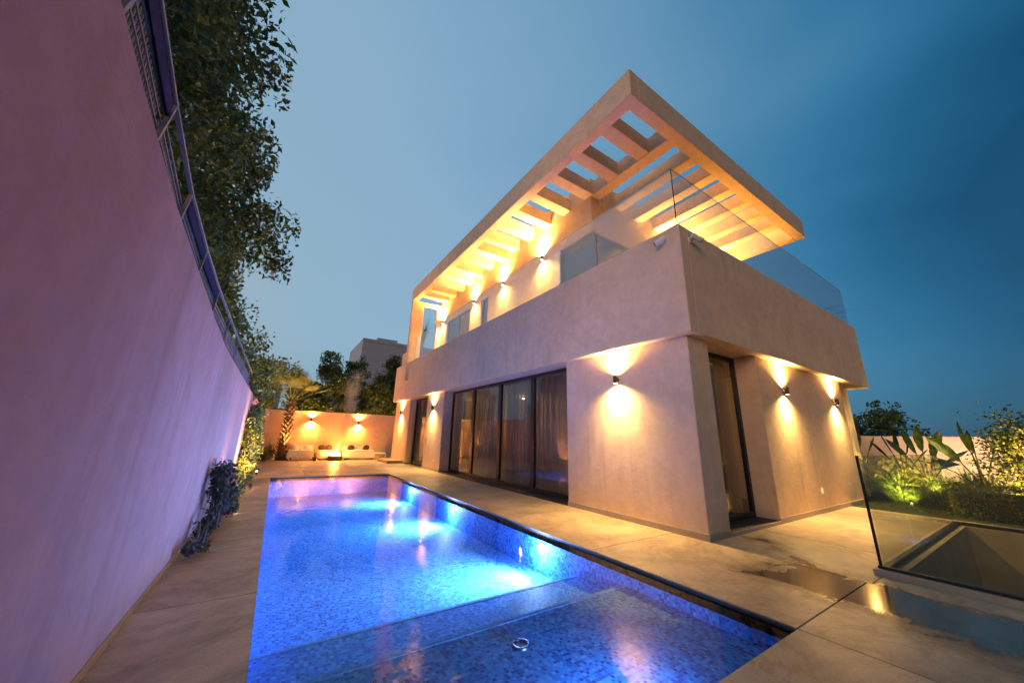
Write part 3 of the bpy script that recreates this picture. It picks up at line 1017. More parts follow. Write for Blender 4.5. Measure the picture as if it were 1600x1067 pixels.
for a, c in zip(ysl, ysl[1:]):
    meshobj('glass_pane', [(GX0, a - .006, .08), (GX0, c + .006, .08), (GX0, c + .006, zt), (GX0, a - .006, zt)], [(0, 1, 2, 3)], M['well_glass'], gg)
    meshobj('glass_pane', [(GX1, a - .006, .04), (GX1, c + .006, .04), (GX1, c + .006, zt), (GX1, a - .006, zt)], [(0, 1, 2, 3)], M['well_glass'], gg)
MB().box(GX0 - .007, GX0 + .018, GY - .012, GY + .012, .04, zt, .002).build('glass_edge', M['glass_edge'], gg)

# =================================================================== FENCE on the left wall
fence = tag(empty('boundary_fence', (0, 0, 0)), 'weathered lattice fence with blue strip on top of the long garden wall', 'fence')
fx = wx - .10
ftop = [shift_plane(y, z, -6.12, fx) for (y, z) in ((-3.0, 3.62), (-1.14, 3.25), (-.93, 3.18), (-.78, 3.14), (-.4, 3.0), (-.04, 2.95), (.89, 2.86), (1.87, 2.82), (4.5, 2.81), (6.15, 2.81), (11, 2.80))]
def ftop_at(y):
    for (a, b_) in zip(ftop, ftop[1:]):
        if a[0] <= y <= b_[0]:
            return a[1] + (b_[1] - a[1]) * (y - a[0]) / (b_[0] - a[0])
    return ftop[-1][1] if y > ftop[-1][0] else ftop[0][1]
posts = [-3.0, -1.9, -1.33, -.72, -.05, .75, 1.7, 2.9, 4.3, 5.9, 7.7, 9.7, 11.8]
def barmesh(b, p0, p1, w, d=None):
    """thin rectangular bar between two points lying in the fence plane"""
    p0, p1 = Vector(p0), Vector(p1)
    d = d or w
    t_ = (p1 - p0).normalized()
    s = Vector((1, 0, 0))
    q = t_.cross(s).normalized()
    vs = [b.bm.verts.new(p + s * (d / 2 * i) + q * (w / 2 * j)) for p in (p0, p1) for (i, j) in ((-1, -1), (1, -1), (1, 1), (-1, 1))]
    for fidx in ((0, 1, 2, 3), (7, 6, 5, 4), (0, 4, 5, 1), (1, 5, 6, 2), (2, 6, 7, 3), (3, 7, 4, 0)):
        b.bm.faces.new([vs[i] for i in fidx])
for i, y in enumerate(posts):
    zb, zt_ = wall_top_at(y) - .02, ftop_at(y)
    bb = MB()
    barmesh(bb, (fx, y - .05, zb), (fx, y + .10, zt_ - .01), .018, .02)
    bb.build('post', M['rail_metal'], fence)
for i, (a, c) in enumerate(zip(posts, posts[1:])):
    bb = MB()
    barmesh(bb, (fx, a + .1, ftop_at(a + .1)), (fx, c + .1, ftop_at(c + .1)), .018, .024)
    bb.build('top_rail', M['rail_metal'], fence)
    if i < 6 and i != 3:
        bb = MB()
        hgt = .11 + .02 * rnd.random()
        m0, m1 = a + .13, c + .06
        bb.poly([(fx + .002, m0, ftop_at(m0) - .016 - hgt), (fx + .002, m1, ftop_at(m1) - .016 - hgt), (fx + .002, m1, ftop_at(m1) - .016), (fx + .002, m0, ftop_at(m0) - .016)])
        bb.poly([(fx - .008, m0, ftop_at(m0) - .016 - hgt), (fx - .008, m0, ftop_at(m0) - .016), (fx - .008, m1, ftop_at(m1) - .016), (fx - .008, m1, ftop_at(m1) - .016 - hgt)])
        bb.build('blue_strip', M['blue_panel'], fence)
    # slotted lattice panel
    bb = MB()
    npan = 7
    for j in range(npan + 1):
        t_ = j / npan
        def zz(y, t_=t_):
            return wall_top_at(y) + .01 + (ftop_at(y) - .14 - wall_top_at(y)) * t_
        barmesh(bb, (fx - .02, a + .02, zz(a)), (fx - .02, c + .02, zz(c)), .013, .006)
    nb = max(10, int((c - a) / .030))
    for j in range(nb + 1):
        y = a + .02 + (c - a) * j / nb
        barmesh(bb, (fx - .026, y, wall_top_at(y)), (fx - .026, y, ftop_at(y) - .14), .010, .005)
    bb.build('lattice_panel', M['lattice'], fence)

# =================================================================== VEGETATION
def leaves_mesh(name, centers, sizes, mat, parent=None, aspect=.5, droop=0.0, seed=0, dirs=None, fold=.18):
    rg_ = np.random.default_rng(seed)
    N = len(centers)
    C_ = np.asarray(centers, float)
    S_ = np.asarray(sizes, float).reshape(-1, 1)
    if dirs is None:
        d = rg_.normal(size=(N, 3))
        d[:, 2] -= droop
    else:
        d = np.asarray(dirs, float) + rg_.normal(size=(N, 3)) * .25
    d /= np.linalg.norm(d, axis=1, keepdims=True)
    rr = rg_.normal(size=(N, 3))
    s = np.cross(d, rr)
    s /= np.linalg.norm(s, axis=1, keepdims=True) + 1e-9
    nn = np.cross(s, d)
    L = d * S_
    Wd = s * S_ * aspect * .5
    v = np.empty((N, 4, 3))
    v[:, 0] = C_ - L * .5
    v[:, 1] = C_ + Wd + nn * S_ * fold * .3 + L * .02
    v[:, 2] = C_ + L * .5
    v[:, 3] = C_ - Wd + nn * S_ * fold * .3 + L * .02
    v = v.reshape(-1, 3)
    me = bpy.data.meshes.new(name)
    me.vertices.add(4 * N)
    me.vertices.foreach_set("co", v.ravel())
    tri = np.array([0, 1, 2, 0, 2, 3])[None, :] + 4 * np.arange(N)[:, None]
    me.loops.add(6 * N)
    me.loops.foreach_set("vertex_index", tri.ravel().astype(np.int32))
    me.polygons.add(2 * N)
    me.polygons.foreach_set("loop_start", np.arange(0, 6 * N, 3, dtype=np.int32))
    me.materials.append(mat)
    me.update(calc_edges=True)
    return link(bpy.data.objects.new(name, me), parent)

def tube(mb, pts, radii, seg=8):
    pts = [Vector(p) for p in pts]
    rings = []
    for i, p in enumerate(pts):
        t_ = (pts[min(i + 1, len(pts) - 1)] - pts[max(i - 1, 0)]).normalized()
        s = t_.cross(Vector((0.3, 1, .1))).normalized()
        q = t_.cross(s)
        rings.append([mb.bm.verts.new(p + (s * math.cos(2 * math.pi * k_ / seg) + q * math.sin(2 * math.pi * k_ / seg)) * radii[i]) for k_ in range(seg)])
    for a, b_ in zip(rings, rings[1:]):
        for k_ in range(seg):
            mb.bm.faces.new((a[k_], a[(k_ + 1) % seg], b_[(k_ + 1) % seg], b_[k_]))
    mb.bm.faces.new(rings[-1])

def tree(name, base, height, crown_r, crown_z0, n_clumps, per, leaf, lab, mat, grp=None, seed=0, profile=None, trunk_r=.16, clump_r=.42, cat='tree', aspect=.5, hollow=.35):
    rg_ = np.random.default_rng(seed)
    rp = random.Random(seed)
    o = tag(empty(name, base), lab, cat, grp)
    # limbs
    tb = MB()
    lean = (rp.uniform(-.3, .3), rp.uniform(-.3, .3))
    top = (lean[0], lean[1], height * .9)
    tube(tb, [(0, 0, -.1), (lean[0] * .3, lean[1] * .3, height * .3), (lean[0] * .7, lean[1] * .7, height * .6), top], [trunk_r, trunk_r * .75, trunk_r * .5, trunk_r * .12])
    cen = []
    prf = profile or (lambda t_: math.sin(math.pi * (0.12 + .82 * t_)) ** .6)
    for i in range(n_clumps):
        t_ = rg_.random()
        a = rg_.random() * 2 * math.pi
        rad = crown_r * prf(t_) * (hollow + (1 - hollow) * math.sqrt(rg_.random())) * (0.82 + .3 * rg_.random())
        z = crown_z0 + (height - crown_z0) * t_
        cen.append((lean[0] * t_ + rad * math.cos(a), lean[1] * t_ + rad * math.sin(a), z + rg_.normal() * .15))
    for c in cen[::max(1, len(cen) // 26)]:
        z0 = max(.4, c[2] - .5 - .35 * math.hypot(c[0], c[1]))
        k_ = min(.95, z0 / (height * .9))
        p0 = Vector((lean[0] * k_, lean[1] * k_, z0))
        mid = p0.lerp(Vector(c), .5) + Vector((0, 0, .15))
        tube(tb, [p0, mid, c], [trunk_r * .32, trunk_r * .2, trunk_r * .06], 5)
    tb.build('trunk', M['bark'], o, True)
    cen = np.array(cen)
    P_ = []
    for c in cen:
        k_ = int(per * rg_.uniform(.5, 1.4))
        cr_ = clump_r * rg_.uniform(.6, 1.3)
        P_.append(c + np.clip(rg_.normal(size=(k_, 3)), -1.5, 1.5) * cr_ * np.array([.55, .55, .42]))
    P_ = np.concatenate(P_)
    leaves_mesh('crown', P_, leaf * rg_.uniform(.6, 1.3, len(P_)), M[mat], o, aspect, .5, seed + 1)
    return o

col_prof = lambda t_: (0.75 + .35 * math.sin(t_ * 7)) * min(1, (1.03 - t_) * 3.0) * min(1, .55 + t_ * 2)
tree('broadleaf_tree', (-8.6, 1.6, 0), 13.5, 2.4, 2.4, 900, 150, .095, 'tall dark leafy tree rising behind the first bays of the fence', 'tree_leaf', 'trees behind the long garden wall', 3, col_prof)
tree('broadleaf_tree', (-8.9, 5.4, 0), 14.5, 2.8, 2.2, 1000, 150, .11, 'second tall dark tree behind the long garden wall, its edge meeting the sky', 'tree_leaf', 'trees behind the long garden wall', 4, col_prof)
tree('broadleaf_tree', (-8.7, 10.0, 0), 8.6, 3.05, .8, 760, 130, .12, 'medium tree behind the long garden wall, between the tall trees and the palm', 'tree_leaf', 'trees behind the long garden wall', 5, col_prof)
tree('broadleaf_tree', (-8.9, 14.6, 0), 6.0, 2.0, .6, 360, 120, .125, 'shortest tree behind the long garden wall, next to the palm', 'tree_leaf', 'trees behind the long garden wall', 6, col_prof)

# trees and tall shrubs behind the back wall
bt = [(-7.0, 21.5, 5.0, 1.3, 'amber-lit shrub between the corner and the palm, behind the back wall'), (-4.0, 21.9, 4.1, 1.2, 'bushy amber-lit tree directly behind the palm crown'),
      (-3.2, 23.5, 6.4, 1.0, 'slim pale tree top rising behind the palm'), (-2.6, 21.5, 4.6, 1.3, 'rounded amber-lit tree behind the back wall lamp beside the palm'),
      (-1.3, 24.0, 6.3, 1.2, 'dark blue-green tree standing behind the smoke'), (.2, 21.3, 5.0, 1.0, 'bushy tree between the smoke and the villa, behind the back wall'),
      (1.0, 22.8, 6.6, .8, 'slim grey-green tree in front of the grey neighbour block'), (2.0, 21.5, 5.4, 1.2, 'dark tree beside the far end of the villa')]
for i, (x, y, h, r, lab) in enumerate(bt):
    tree('garden_tree', (x, y, 0), h, r, 1.2, 110, 70, .17, lab, 'hedge_leaf' if i not in (4, 6) else 'tree_leaf', 'trees behind the back wall', 20 + i, None, .08, .38, hollow=.15)

# palm
def fan_palm(base, lab):
    o = tag(empty('fan_palm', base), lab, 'palm')
    rp = random.Random(5)
    H = 2.75
    tb = MB()
    cl_ = lambda z: Vector((.03 * math.sin(z * 1.1) - .05 * z * .3, 0.0, z))
    zs = [-.05, .1, .4, .8, 1.3, 1.8, 2.3, H]
    tube(tb, [cl_(z) for z in zs], [.27, .25, .23, .21, .18, .16, .15, .13], 14)
    tb.build('trunk', M['palm_bark'], o, True)
    # old leaf bases as a spiral of pointed stubs
    sb = MB()
    i = 0
    z = .05
    while z < H:
        a = i * 2.399
        rr = .235 - .04 * z
        c = cl_(z) + Vector((math.cos(a) * rr, math.sin(a) * rr, 0))
        out = Vector((math.cos(a), math.sin(a), 0))
        side = Vector((-math.sin(a), math.cos(a), 0))
        tip = c + out * rp.uniform(.10, .2) + Vector((0, 0, rp.uniform(.06, .16)))
        w_ = .075
        v = [sb.bm.verts.new(p) for p in (c - side * w_ - out * .03, c + side * w_ - out * .03, c + out * .04 - Vector((0, 0, .02)), tip)]
        for f_ in ((0, 1, 3), (1, 2, 3), (2, 0, 3), (0, 2, 1)):
            sb.bm.faces.new([v[k_] for k_ in f_])
        i += 1
        z += .018
    sb.build('leaf_bases', M['palm_bark'], o)
    # fronds
    top = cl_(H)
    for i in range(24):
        a = i * 2.399 + rp.uniform(-.2, .2)
        el = R(86 - i * 2.5 + rp.uniform(-6, 6))
        d = Vector((math.cos(a) * math.cos(el), math.sin(a) * math.cos(el), math.sin(el)))
        Lp = rp.uniform(1.1, 1.55)
        p1 = top + d * Lp * .6
        p2 = top + d * Lp + Vector((0, 0, -.08))
        fb = MB()
        tube(fb, [top, p1, p2], [.024, .018, .012], 5)
        fd_ = (p2 - p1).normalized()
        side = fd_.cross(Vector((0, 0, 1))).normalized()
        nrm = side.cross(fd_)
        nbl = 21
        for k_ in range(nbl):
            th = R(-105 + 210 * k_ / (nbl - 1))
            bd = (fd_ * math.cos(th) + side * math.sin(th) + nrm * .15).normalized()
            Lb = .72 * (.75 + .25 * math.cos(th)) * rp.uniform(.85, 1.1)
            w_ = bd.cross(nrm).normalized() * .022
            q1 = p2 + bd * Lb * .55
            q2 = p2 + bd * Lb + Vector((0, 0, -.16 * Lb - .05))
            vs = [fb.bm.verts.new(x) for x in (p2, q1 + w_, q1 - w_, q2)]
            fb.bm.faces.new((vs[0], vs[1], vs[2]))
            fb.bm.faces.new((vs[1], vs[3], vs[2]))
        fb.build('frond', M['palm_leaf'], o)
    return o
fan_palm((-4.9, 17.75, 0), 'fan palm with a rough uplit trunk in front of the back wall')

# planting strip and shrubs along the left wall
soil = MB().box(-6.02, -5.84, 2.7, 18.6, -.03, .012, .004).build('planting_bed', M['soil'])
tag(soil, kind='structure')
def shrub(name, base, boxsz, n, leaf, lab, mat, cat='shrub', seed=1, grp=None, aspect=.5, stems=10, spikes=0):
    rg_ = np.random.default_rng(seed)
    o = tag(empty(name, base), lab, cat, grp)
    sx, sy, sz = boxsz
    sb = MB()
    for i in range(stems):
        p = (rg_.uniform(-.5, .5) * sx * .5, rg_.uniform(-.5, .5) * sy * .7, 0)
        q = (rg_.uniform(-.5, .5) * sx * .9, p[1] + rg_.uniform(-.2, .2) * sy, sz * rg_.uniform(.6, .98))
        tube(sb, [p, ((p[0] + q[0]) / 2, (p[1] + q[1]) / 2, q[2] * .55), q], [.014, .01, .005], 5)
    sb.build('stems', M['bark'], o)
    k_ = max(8, n // 60)
    cc = np.stack([rg_.uniform(-.5, .5, k_) * sx, rg_.uniform(-.5, .5, k_) * sy, rg_.uniform(.06, .98, k_) * sz], 1)
    cc[:, 0] *= 1 - .35 * cc[:, 2] / sz
    rad = min(sx, sz, max(sy, .3)) * .2
    P_ = np.concatenate([c + rg_.normal(size=(n // k_, 3)) * rad for c in cc])
    P_ = P_[P_[:, 2] > .02]
    leaves_mesh('foliage', P_, leaf * rg_.uniform(.6, 1.3, len(P_)), M[mat], o, aspect, 0, seed + 3)
    return o
shrub('flowering_shrub', (-5.86, 3.95, .04), (.26, 1.25, .80), 2400, .06, 'dark purplish shrub spilling over the planting bed by the long garden wall', 'shrub_leaf', seed=31)
shrub('low_shrub', (-5.88, 2.75, .03), (.16, .9, .26), 700, .05, 'low dark shrub at the near end of the planting bed', 'shrub_leaf', seed=32)
shrub('low_shrub', (-5.86, 5.9, .04), (.26, 1.5, .5), 1500, .065, 'amber-lit low shrub between the purplish shrub and the climbing plant', 'hedge_leaf', seed=33)
shrub('climbing_plant', (-5.86, 9.2, .04), (.34, 1.9, 1.95), 8000, .07, 'tall green climbing plant against the long garden wall, lit from below', 'hedge_leaf', 'climber', 34)
shrub('low_shrub', (-5.6, 16.9, .04), (.7, .8, .55), 900, .10, 'small green plant in the corner beside the palm', 'hedge_leaf', seed=35)

def spotlight(pos, d, power, lab, col=AMBER, size=70, blend=.7):
    o = tag(empty('garden_spotlight', pos), lab, 'spotlight', 'small garden spotlights')
    dv = Vector(d).normalized()
    MB().cyl((0, 0, -.05), (0, 0, .06), .009, .009, 8).build('stake', M['dark_metal'], o)
    c = Vector((0, 0, .09))
    MB().cyl(c - dv * .05, c + dv * .05, .028, .036, 16, False).build('lamp_head', M['dark_metal'], o, True)
    MB().cyl(c + dv * .036, c + dv * .04, .032, .032, 16).build('lamp_lens', M['lens'], o)
    s = light('SPOT', 'beam', c + dv * .055, power, col, o, spot_size=R(size), spot_blend=blend, shadow_soft_size=.03)
    aim(s, dv)
    return o
spotlight((-5.62, 7.6, .0), (-.14, .55, .75), 300, 'amber garden spotlight in front of the climbing plant', size=110)
spotlight((-5.62, 10.9, .0), (-.15, -.3, .9), 240, 'amber garden spotlight beyond the climbing plant', size=110)
spotlight((-5.68, 4.9, .0), (-.12, .45, .8), 26, 'amber garden spotlight tucked in behind the purplish shrub', size=110)
spotlight((-4.55, 16.9, .02), (-.13, .26, 1.0), 330, 'amber garden spotlight at the foot of the palm', size=70)
spotlight((-3.6, 19.35, .0), (0, .30, .95), 420, 'amber spotlight behind the back wall under the trees beside the palm', size=110)
spotlight((.7, 19.35, .0), (0, .30, .95), 420, 'amber spotlight behind the back wall under the trees beside the villa', size=110)
spotlight((-6.2, 19.35, .0), (0, .30, .95), 300, 'amber spotlight behind the back wall near the corner with the long wall', size=110)

spotlight((-6.75, 11.6, .0), (-.25, .0, .95), 320, 'amber spotlight behind the long garden wall under the medium tree', size=120)
spotlight((-6.75, 6.4, .0), (-.25, .0, .95), 260, 'amber spotlight behind the long garden wall under the tall trees', size=120)

# =================================================================== LOUNGE by the back wall
def sofa(pos, w, lab, dark=True, seed=1, rz=0):
    o = tag(empty('outdoor_sofa', pos, rz), lab, 'sofa', 'white outdoor sofas round the fire pit')
    rp = random.Random(seed)
    MB().box(-w / 2, w / 2, -.42, .42, .06, .40, .05).build('seat_base', M['sofa'], o)
    MB().box(-w / 2, w / 2, .28, .46, .40, .66, .06).build('backrest', M['sofa'], o)
    MB().box(-w / 2 + .05, w / 2 - .05, -.40, .27, .402, .47, .03).build('seat_cushion', M['sofa'], o)
    for x in (-w / 2 + .08, w / 2 - .08):
        for y in (-.34, .34):
            MB().box(x - .03, x + .03, y - .03, y + .03, 0, .06).build('foot', M['black_plastic'], o)
    for k_ in range(2):
        cx = (-.25 + .5 * k_) * w
        c = MB().ball((0, 0, 0), .19, 2, (1, .34, .8)).build('cushion', M['cushion_dark'] if dark else M['sofa'], o, True)
        c.location = (cx, .12, .58)
        c.rotation_euler = (R(18), 0, rp.uniform(-.2, .2))
    return o
sofa((-4.15, 17.75, 0), 1.15, 'white outdoor sofa next to the palm trunk', False, 1)
sofa((-3.05, 17.85, 0), .62, 'white outdoor armchair between the palm sofa and the fire pit', True, 4)
sofa((-1.45, 17.85, 0), 1.55, 'white outdoor sofa with dark cushions between the fire pit and the villa', True, 2)
tb_ = tag(empty('side_table', (-.42, 17.95, 0)), 'low white side table at the end of the sofa with dark cushions', 'table')
MB().box(-.4, .4, -.3, .3, .27, .32, .01).build('table_top', M['sofa'], tb_)
for x in (-.36, .36):
    for y in (-.26, .26):
        MB().box(x - .025, x + .025, y - .025, y + .025, 0, .27).build('leg', M['sofa'], tb_)
bench = tag(empty('low_bench', (-2.42, 17.95, 0)), 'low red cushioned bench behind the fire', 'bench')
MB().box(-.55, .55, -.22, .22, 0, .2, .01).build('bench_base', M['wood'], bench)
MB().box(-.56, .56, -.23, .23, .202, .32, .04).build('seat_cushion', M['cushion_red'], bench)
plat = tag(empty('timber_platform', (-.33, 15.6, 0)), 'low timber step platform at the far corner of the villa', 'platform')
for i in range(5):
    y0 = -1.0 + i * .40
    MB().box(-.42, .32, y0, y0 + .392, .09, .125, .004).build('board', M['wood'], plat)
MB().box(-.40, .30, -.98, .98, -.01, .088).build('base', M['wood'], plat)
pt = tag(empty('potted_plant', (-3.55, 17.0, 0)), 'small pot with bright green blades in front of the sofa by the palm', 'plant')
MB().cyl((0, 0, 0), (0, 0, .18), .08, .11, 18).build('pot', M['dark_metal'], pt, True)
def blades(name, parent, n, L, w, mat, seed, spread=.9, up=1.0, base=(0, 0, 0), br=.05):
    rp = random.Random(seed)
    b = MB()
    for i in range(n):
        a = rp.uniform(0, 2 * math.pi)
        t0 = rp.uniform(.15, spread)
        ln = L * rp.uniform(.6, 1.15)
        d = Vector((math.cos(a), math.sin(a), 0))
        sd = Vector((-math.sin(a), math.cos(a), 0)) * w
        p = Vector(base) + d * rp.uniform(0, br) + sd * rp.uniform(-2, 2)
        prev = None
        for k_ in range(5):
            t_ = k_ / 4
            c = p + d * (ln * t0 * t_ * (.5 + .7 * t_)) + Vector((0, 0, ln * up * (t_ - .55 * t0 * t_ * t_ * t_)))
            ww = sd * (1 - t_ ** 2 * .95) * .5
            cur = (b.bm.verts.new(c - ww), b.bm.verts.new(c + ww))
            if prev:
                b.bm.faces.new((prev[0], prev[1], cur[1], cur[0]))
            prev = cur
    return b.build(name, M[mat], parent)
blades('leaves', pt, 28, .42, .025, 'grass_leaf', 3, base=(0, 0, .17))

fp = tag(empty('fire_pit', (-2.62, 17.25, 0)), 'small fire pit with live flames between the white sofas', 'fire pit')
ring('bowl', .26, .34, 0, .22, M['wick'], fp, 28)
MB().cyl((0, 0, .05), (0, 0, .14), .25, .25, 24).build('embers', M['ember'], fp)
for i in range(9):
    a = i * 2.4
    r_ = .03 + .018 * i
    hgt = rnd.uniform(.22, .5) * (1.2 - r_ * 2.6)
    b = MB()
    x, y = math.cos(a) * r_, math.sin(a) * r_
    tube(b, [(x, y, .12), (x + rnd.uniform(-.03, .03), y, .12 + hgt * .35), (x + rnd.uniform(-.05, .05), y, .12 + hgt * .7), (x + rnd.uniform(-.06, .06), y, .12 + hgt)], [.035, .055, .03, .003], 7)
    b.build('flame', M['flame'], fp, True)
light('POINT', 'fire_glow', (0, 0, .5), 60, (1.0, .24, .04), fp, shadow_soft_size=.15)

# smoke drifting up from the fire
def smoke():
    m, n, l, b = newmat('smoke_volume')
    n.remove(b)
    pv = n.new("ShaderNodeVolumePrincipled")
    pv.inputs["Color"].default_value = (.82, .80, .78, 1)
    g = n.new("ShaderNodeTexCoord")
    mp_ = n.new("ShaderNodeMapping")
    mp_.inputs["Scale"].default_value = (1, 1, .55)
    l.new(g.outputs["Object"], mp_.inputs[0])
    nz_ = noise(n, l, 2.2, 4, .55, mp_.outputs[0], .6)
    sx = n.new("ShaderNodeSeparateXYZ")
    l.new(g.outputs["Object"], sx.inputs[0])
    # plume axis drifts right with height, and widens
    z = sx.outputs[2]
    ax = math_(n, l, 'MULTIPLY', math_(n, l, 'SINE', math_(n, l, 'MULTIPLY', z, 1.3)), .12)
    ax = math_(n, l, 'MULTIPLY_ADD', z, .16, ax)
    dx = math_(n, l, 'SUBTRACT', sx.outputs[0], ax)
    rr = math_(n, l, 'SQRT', math_(n, l, 'ADD', math_(n, l, 'MULTIPLY', dx, dx), math_(n, l, 'MULTIPLY', sx.outputs[1], sx.outputs[1])))
    wd = math_(n, l, 'MULTIPLY_ADD', z, .10, .16)
    k_ = math_(n, l, 'SUBTRACT', 1.0, math_(n, l, 'DIVIDE', rr, wd))
    k_ = math_(n, l, 'MAXIMUM', k_, 0.0)
    k_ = math_(n, l, 'MULTIPLY', k_, math_(n, l, 'MAXIMUM', math_(n, l, 'MULTIPLY_ADD', nz_.outputs[0], 3.2, -1.05), 0.0))
    fade = math_(n, l, 'MINIMUM', math_(n, l, 'MULTIPLY', math_(n, l, 'SUBTRACT', 4.3, z), .7), 1.0)
    l.new(math_(n, l, 'MULTIPLY', math_(n, l, 'MULTIPLY', k_, math_(n, l, 'MAXIMUM', fade, 0.0)), 3.2), pv.inputs["Density"])
    l.new(pv.outputs[0], n["Material Output"].inputs["Volume"])
    o = MB().box(-.9, 1.6, -.8, .8, .0, 4.4).build('smoke', m)
    o.location = (-2.62, 17.35, .45)
    tag(o, 'pale smoke rising from the fire pit past the back wall', 'smoke', kind='stuff')
smoke()

# =================================================================== RIGHT-HAND GARDEN
gw = tag(empty('garden_wall', (13.0, 0, 0)), 'pale rendered wall with triangular cut-outs at the back of the garden', 'wall')
zt = 1.72
cells = [(-1.12, -.50), (1.1, 1.7), (-3.6, -3.0)]
ys = sorted([c for ce in cells for c in ce])
edges_ = [-14] + ys + [9]
for i in range(0, len(edges_) - 1):
    y0, y1 = edges_[i], edges_[i + 1]
    if i % 2 == 0:
        MB().box(0, .2, y0, y1, -.1, zt).build('wall_panel', M['stucco_pale'], gw)
    else:
        za, zb = .62, 1.12
        MB().box(0, .2, y0, y1, -.1, za).build('wall_panel', M['stucco_pale'], gw)
        MB().box(0, .2, y0, y1, zb, zt).build('wall_panel', M['stucco_pale'], gw)
        zm = (za + zb) / 2
        MB().prism([(y1, zb), (y0, zb), (y0, zm)], 'x', 0, .2).build('cutout_edge', M['stucco_pale'], gw)
        MB().prism([(y1, za), (y0, zm), (y0, za)], 'x', 0, .2).build('cutout_edge', M['stucco_pale'], gw)

def strelitzia(base, specs, lab, seed):
    """specs: list of (azimuth deg, lean 0-1, stalk length, blade length)"""
    o = tag(empty('strelitzia', base), lab, 'plant', 'large-leaved plants by the garden wall')
    rp = random.Random(seed)
    for (az, lean, sl, bl) in specs:
        a = R(az)
        lean *= .6
        sl *= 1.08
        d = Vector((math.cos(a), math.sin(a), 0))
        p0 = d * .05
        p1 = d * (lean * sl * .35) + Vector((0, 0, sl * .6))
        p2 = d * (lean * sl * .8) + Vector((0, 0, sl * (1 - .25 * lean)))
        b = MB()
        tube(b, [p0, p1, p2], [.024, .018, .012], 6)
        b.build('stalk', M['banana_leaf'], o, True)
        dirv = (p2 - p1).normalized()
        side = Vector((-math.sin(a), math.cos(a), 0))
        tw = rp.uniform(-.9, .9)
        side = (side * math.cos(tw) + dirv.cross(side) * math.sin(tw)).normalized()
        nn = side.cross(dirv)
        lb = MB()
        N_ = 12
        rows = []
        for i in range(N_ + 1):
            t_ = i / N_
            c = p2 + dirv * bl * t_ + (d * lean * .45 - Vector((0, 0, 1)) * lean * .5) * bl * t_ * t_
            w_ = .095 * bl / .6 * math.sin(math.pi * min(1, t_ * .93 + .05)) ** .75
            if i % 4 == 3:
                w_ *= rp.uniform(.8, 1)
            rows.append([lb.bm.verts.new(c + side * w_ * s_ + nn * abs(s_) * w_ * .35) for s_ in (-1, -.5, 0, .5, 1)])
        for r0, r1 in zip(rows, rows[1:]):
            for j in range(4):
                lb.bm.faces.new((r0[j], r0[j + 1], r1[j + 1], r1[j]))
        lb.build('leaf', M['banana_leaf'], o, True)
    return o
strelitzia((10.2, -.75, 0), [(100, .5, 1.0, .75), (60, .25, 1.15, .8), (250, .35, 1.1, .8), (280, .7, .9, .7), (150, .8, .75, .6), (200, .15, 1.2, .75), (330, .5, 1.0, .6)], 'yellow-green large-leaved plant lit from below beside the ornamental grass', 1)
strelitzia((9.6, -1.75, 0), [(110, .55, 1.05, .85), (80, .1, 1.2, .8), (262, .4, 1.15, .6), (95, 1.0, .85, .7), (285, .75, .85, .5), (180, .2, 1.2, .6)], 'dark upright large-leaved plant against the pink garden wall', 2)
strelitzia((11.0, .75, 0), [(100, .4, 1.2, .7), (250, .4, 1.15, .6), (60, .7, .9, .5), (200, .3, 1.3, .5)], 'dark large-leaved plant close beside the corner of the villa', 3)
strelitzia((11.4, -.1, 0), [(110, .5, 1.0, .7), (70, .3, 1.1, .75), (240, .3, 1.1, .7), (300, .6, .9, .6), (190, .3, 1.2, .6)], 'large-leaved plant between the villa corner and the lit yellow-green plant', 5)
strelitzia((11.2, -2.5, 0), [(110, .5, 1.1, .7), (70, .3, 1.2, .75), (240, .3, 1.2, .7), (300, .6, 1.0, .6), (150, .7, .9, .6)], 'large-leaved plant between the dark upright one and the amber bush', 6)
gr3 = tag(empty('sedge_clump', (9.9, -.1, 0)), 'grass clump behind the bright one, next to the villa corner', 'grass clump')
blades('blades', gr3, 420, .95, .03, 'grass_leaf', 29, .95, .85, br=.3)
for q, (px_, py_, hh, lb_) in enumerate([(7.9, -1.2, .6, 'short grass clump by the deck edge, next to the bright clump'), (8.4, -1.7, .75, 'grass clump between the bright clump and the clipped hedge'),
                                       (10.0, -.75, .95, 'taller grass clump at the foot of the yellow-green large-leaved plant'), (7.9, .35, .7, 'grass clump close to the villa wall')]):
    g_ = tag(empty('sedge_clump', (px_, py_, 0)), lb_, 'grass clump')
    blades('blades', g_, 300, hh, .028, 'grass_leaf', 80 + q, .95, .85, br=.28)
gr4 = tag(empty('sedge_clump', (10.4, -1.5, 0)), 'tall grass clump between the two large-leaved plants', 'grass clump')
blades('blades', gr4, 420, 1.0, .03, 'grass_leaf', 39, .9, .9, br=.3)
gr = tag(empty('sedge_clump', (8.6, -.45, 0)), 'bright yellow-green ornamental grass clump lit from below', 'grass clump')
blades('blades', gr, 620, 1.0, .030, 'grass_leaf', 9, .95, .85, br=.22)
blades('inner_blades', gr, 300, .85, .026, 'grass_leaf', 10, 1.2, .6, br=.3)
gr2 = tag(empty('sedge_clump', (9.0, -1.15, 0)), 'smaller grass clump at the foot of the large-leaved plant', 'grass clump')
blades('blades', gr2, 220, .6, .02, 'grass_leaf', 19, .95, .8, br=.15)
spotlight((7.55, -.75, .0), (.85, .22, .45), 190, 'amber spotlight in front of the ornamental grass', (1.0, .76, .24), 80)
spotlight((9.25, -.95, .0), (.6, .12, .75), 120, 'amber spotlight at the foot of the yellow-green large-leaved plant', (1.0, .75, .2), 100)
spotlight((8.2, -2.35, .0), (.8, -.35, .5), 680, 'amber spotlight in front of the large leafy bush', AMBER, 100)
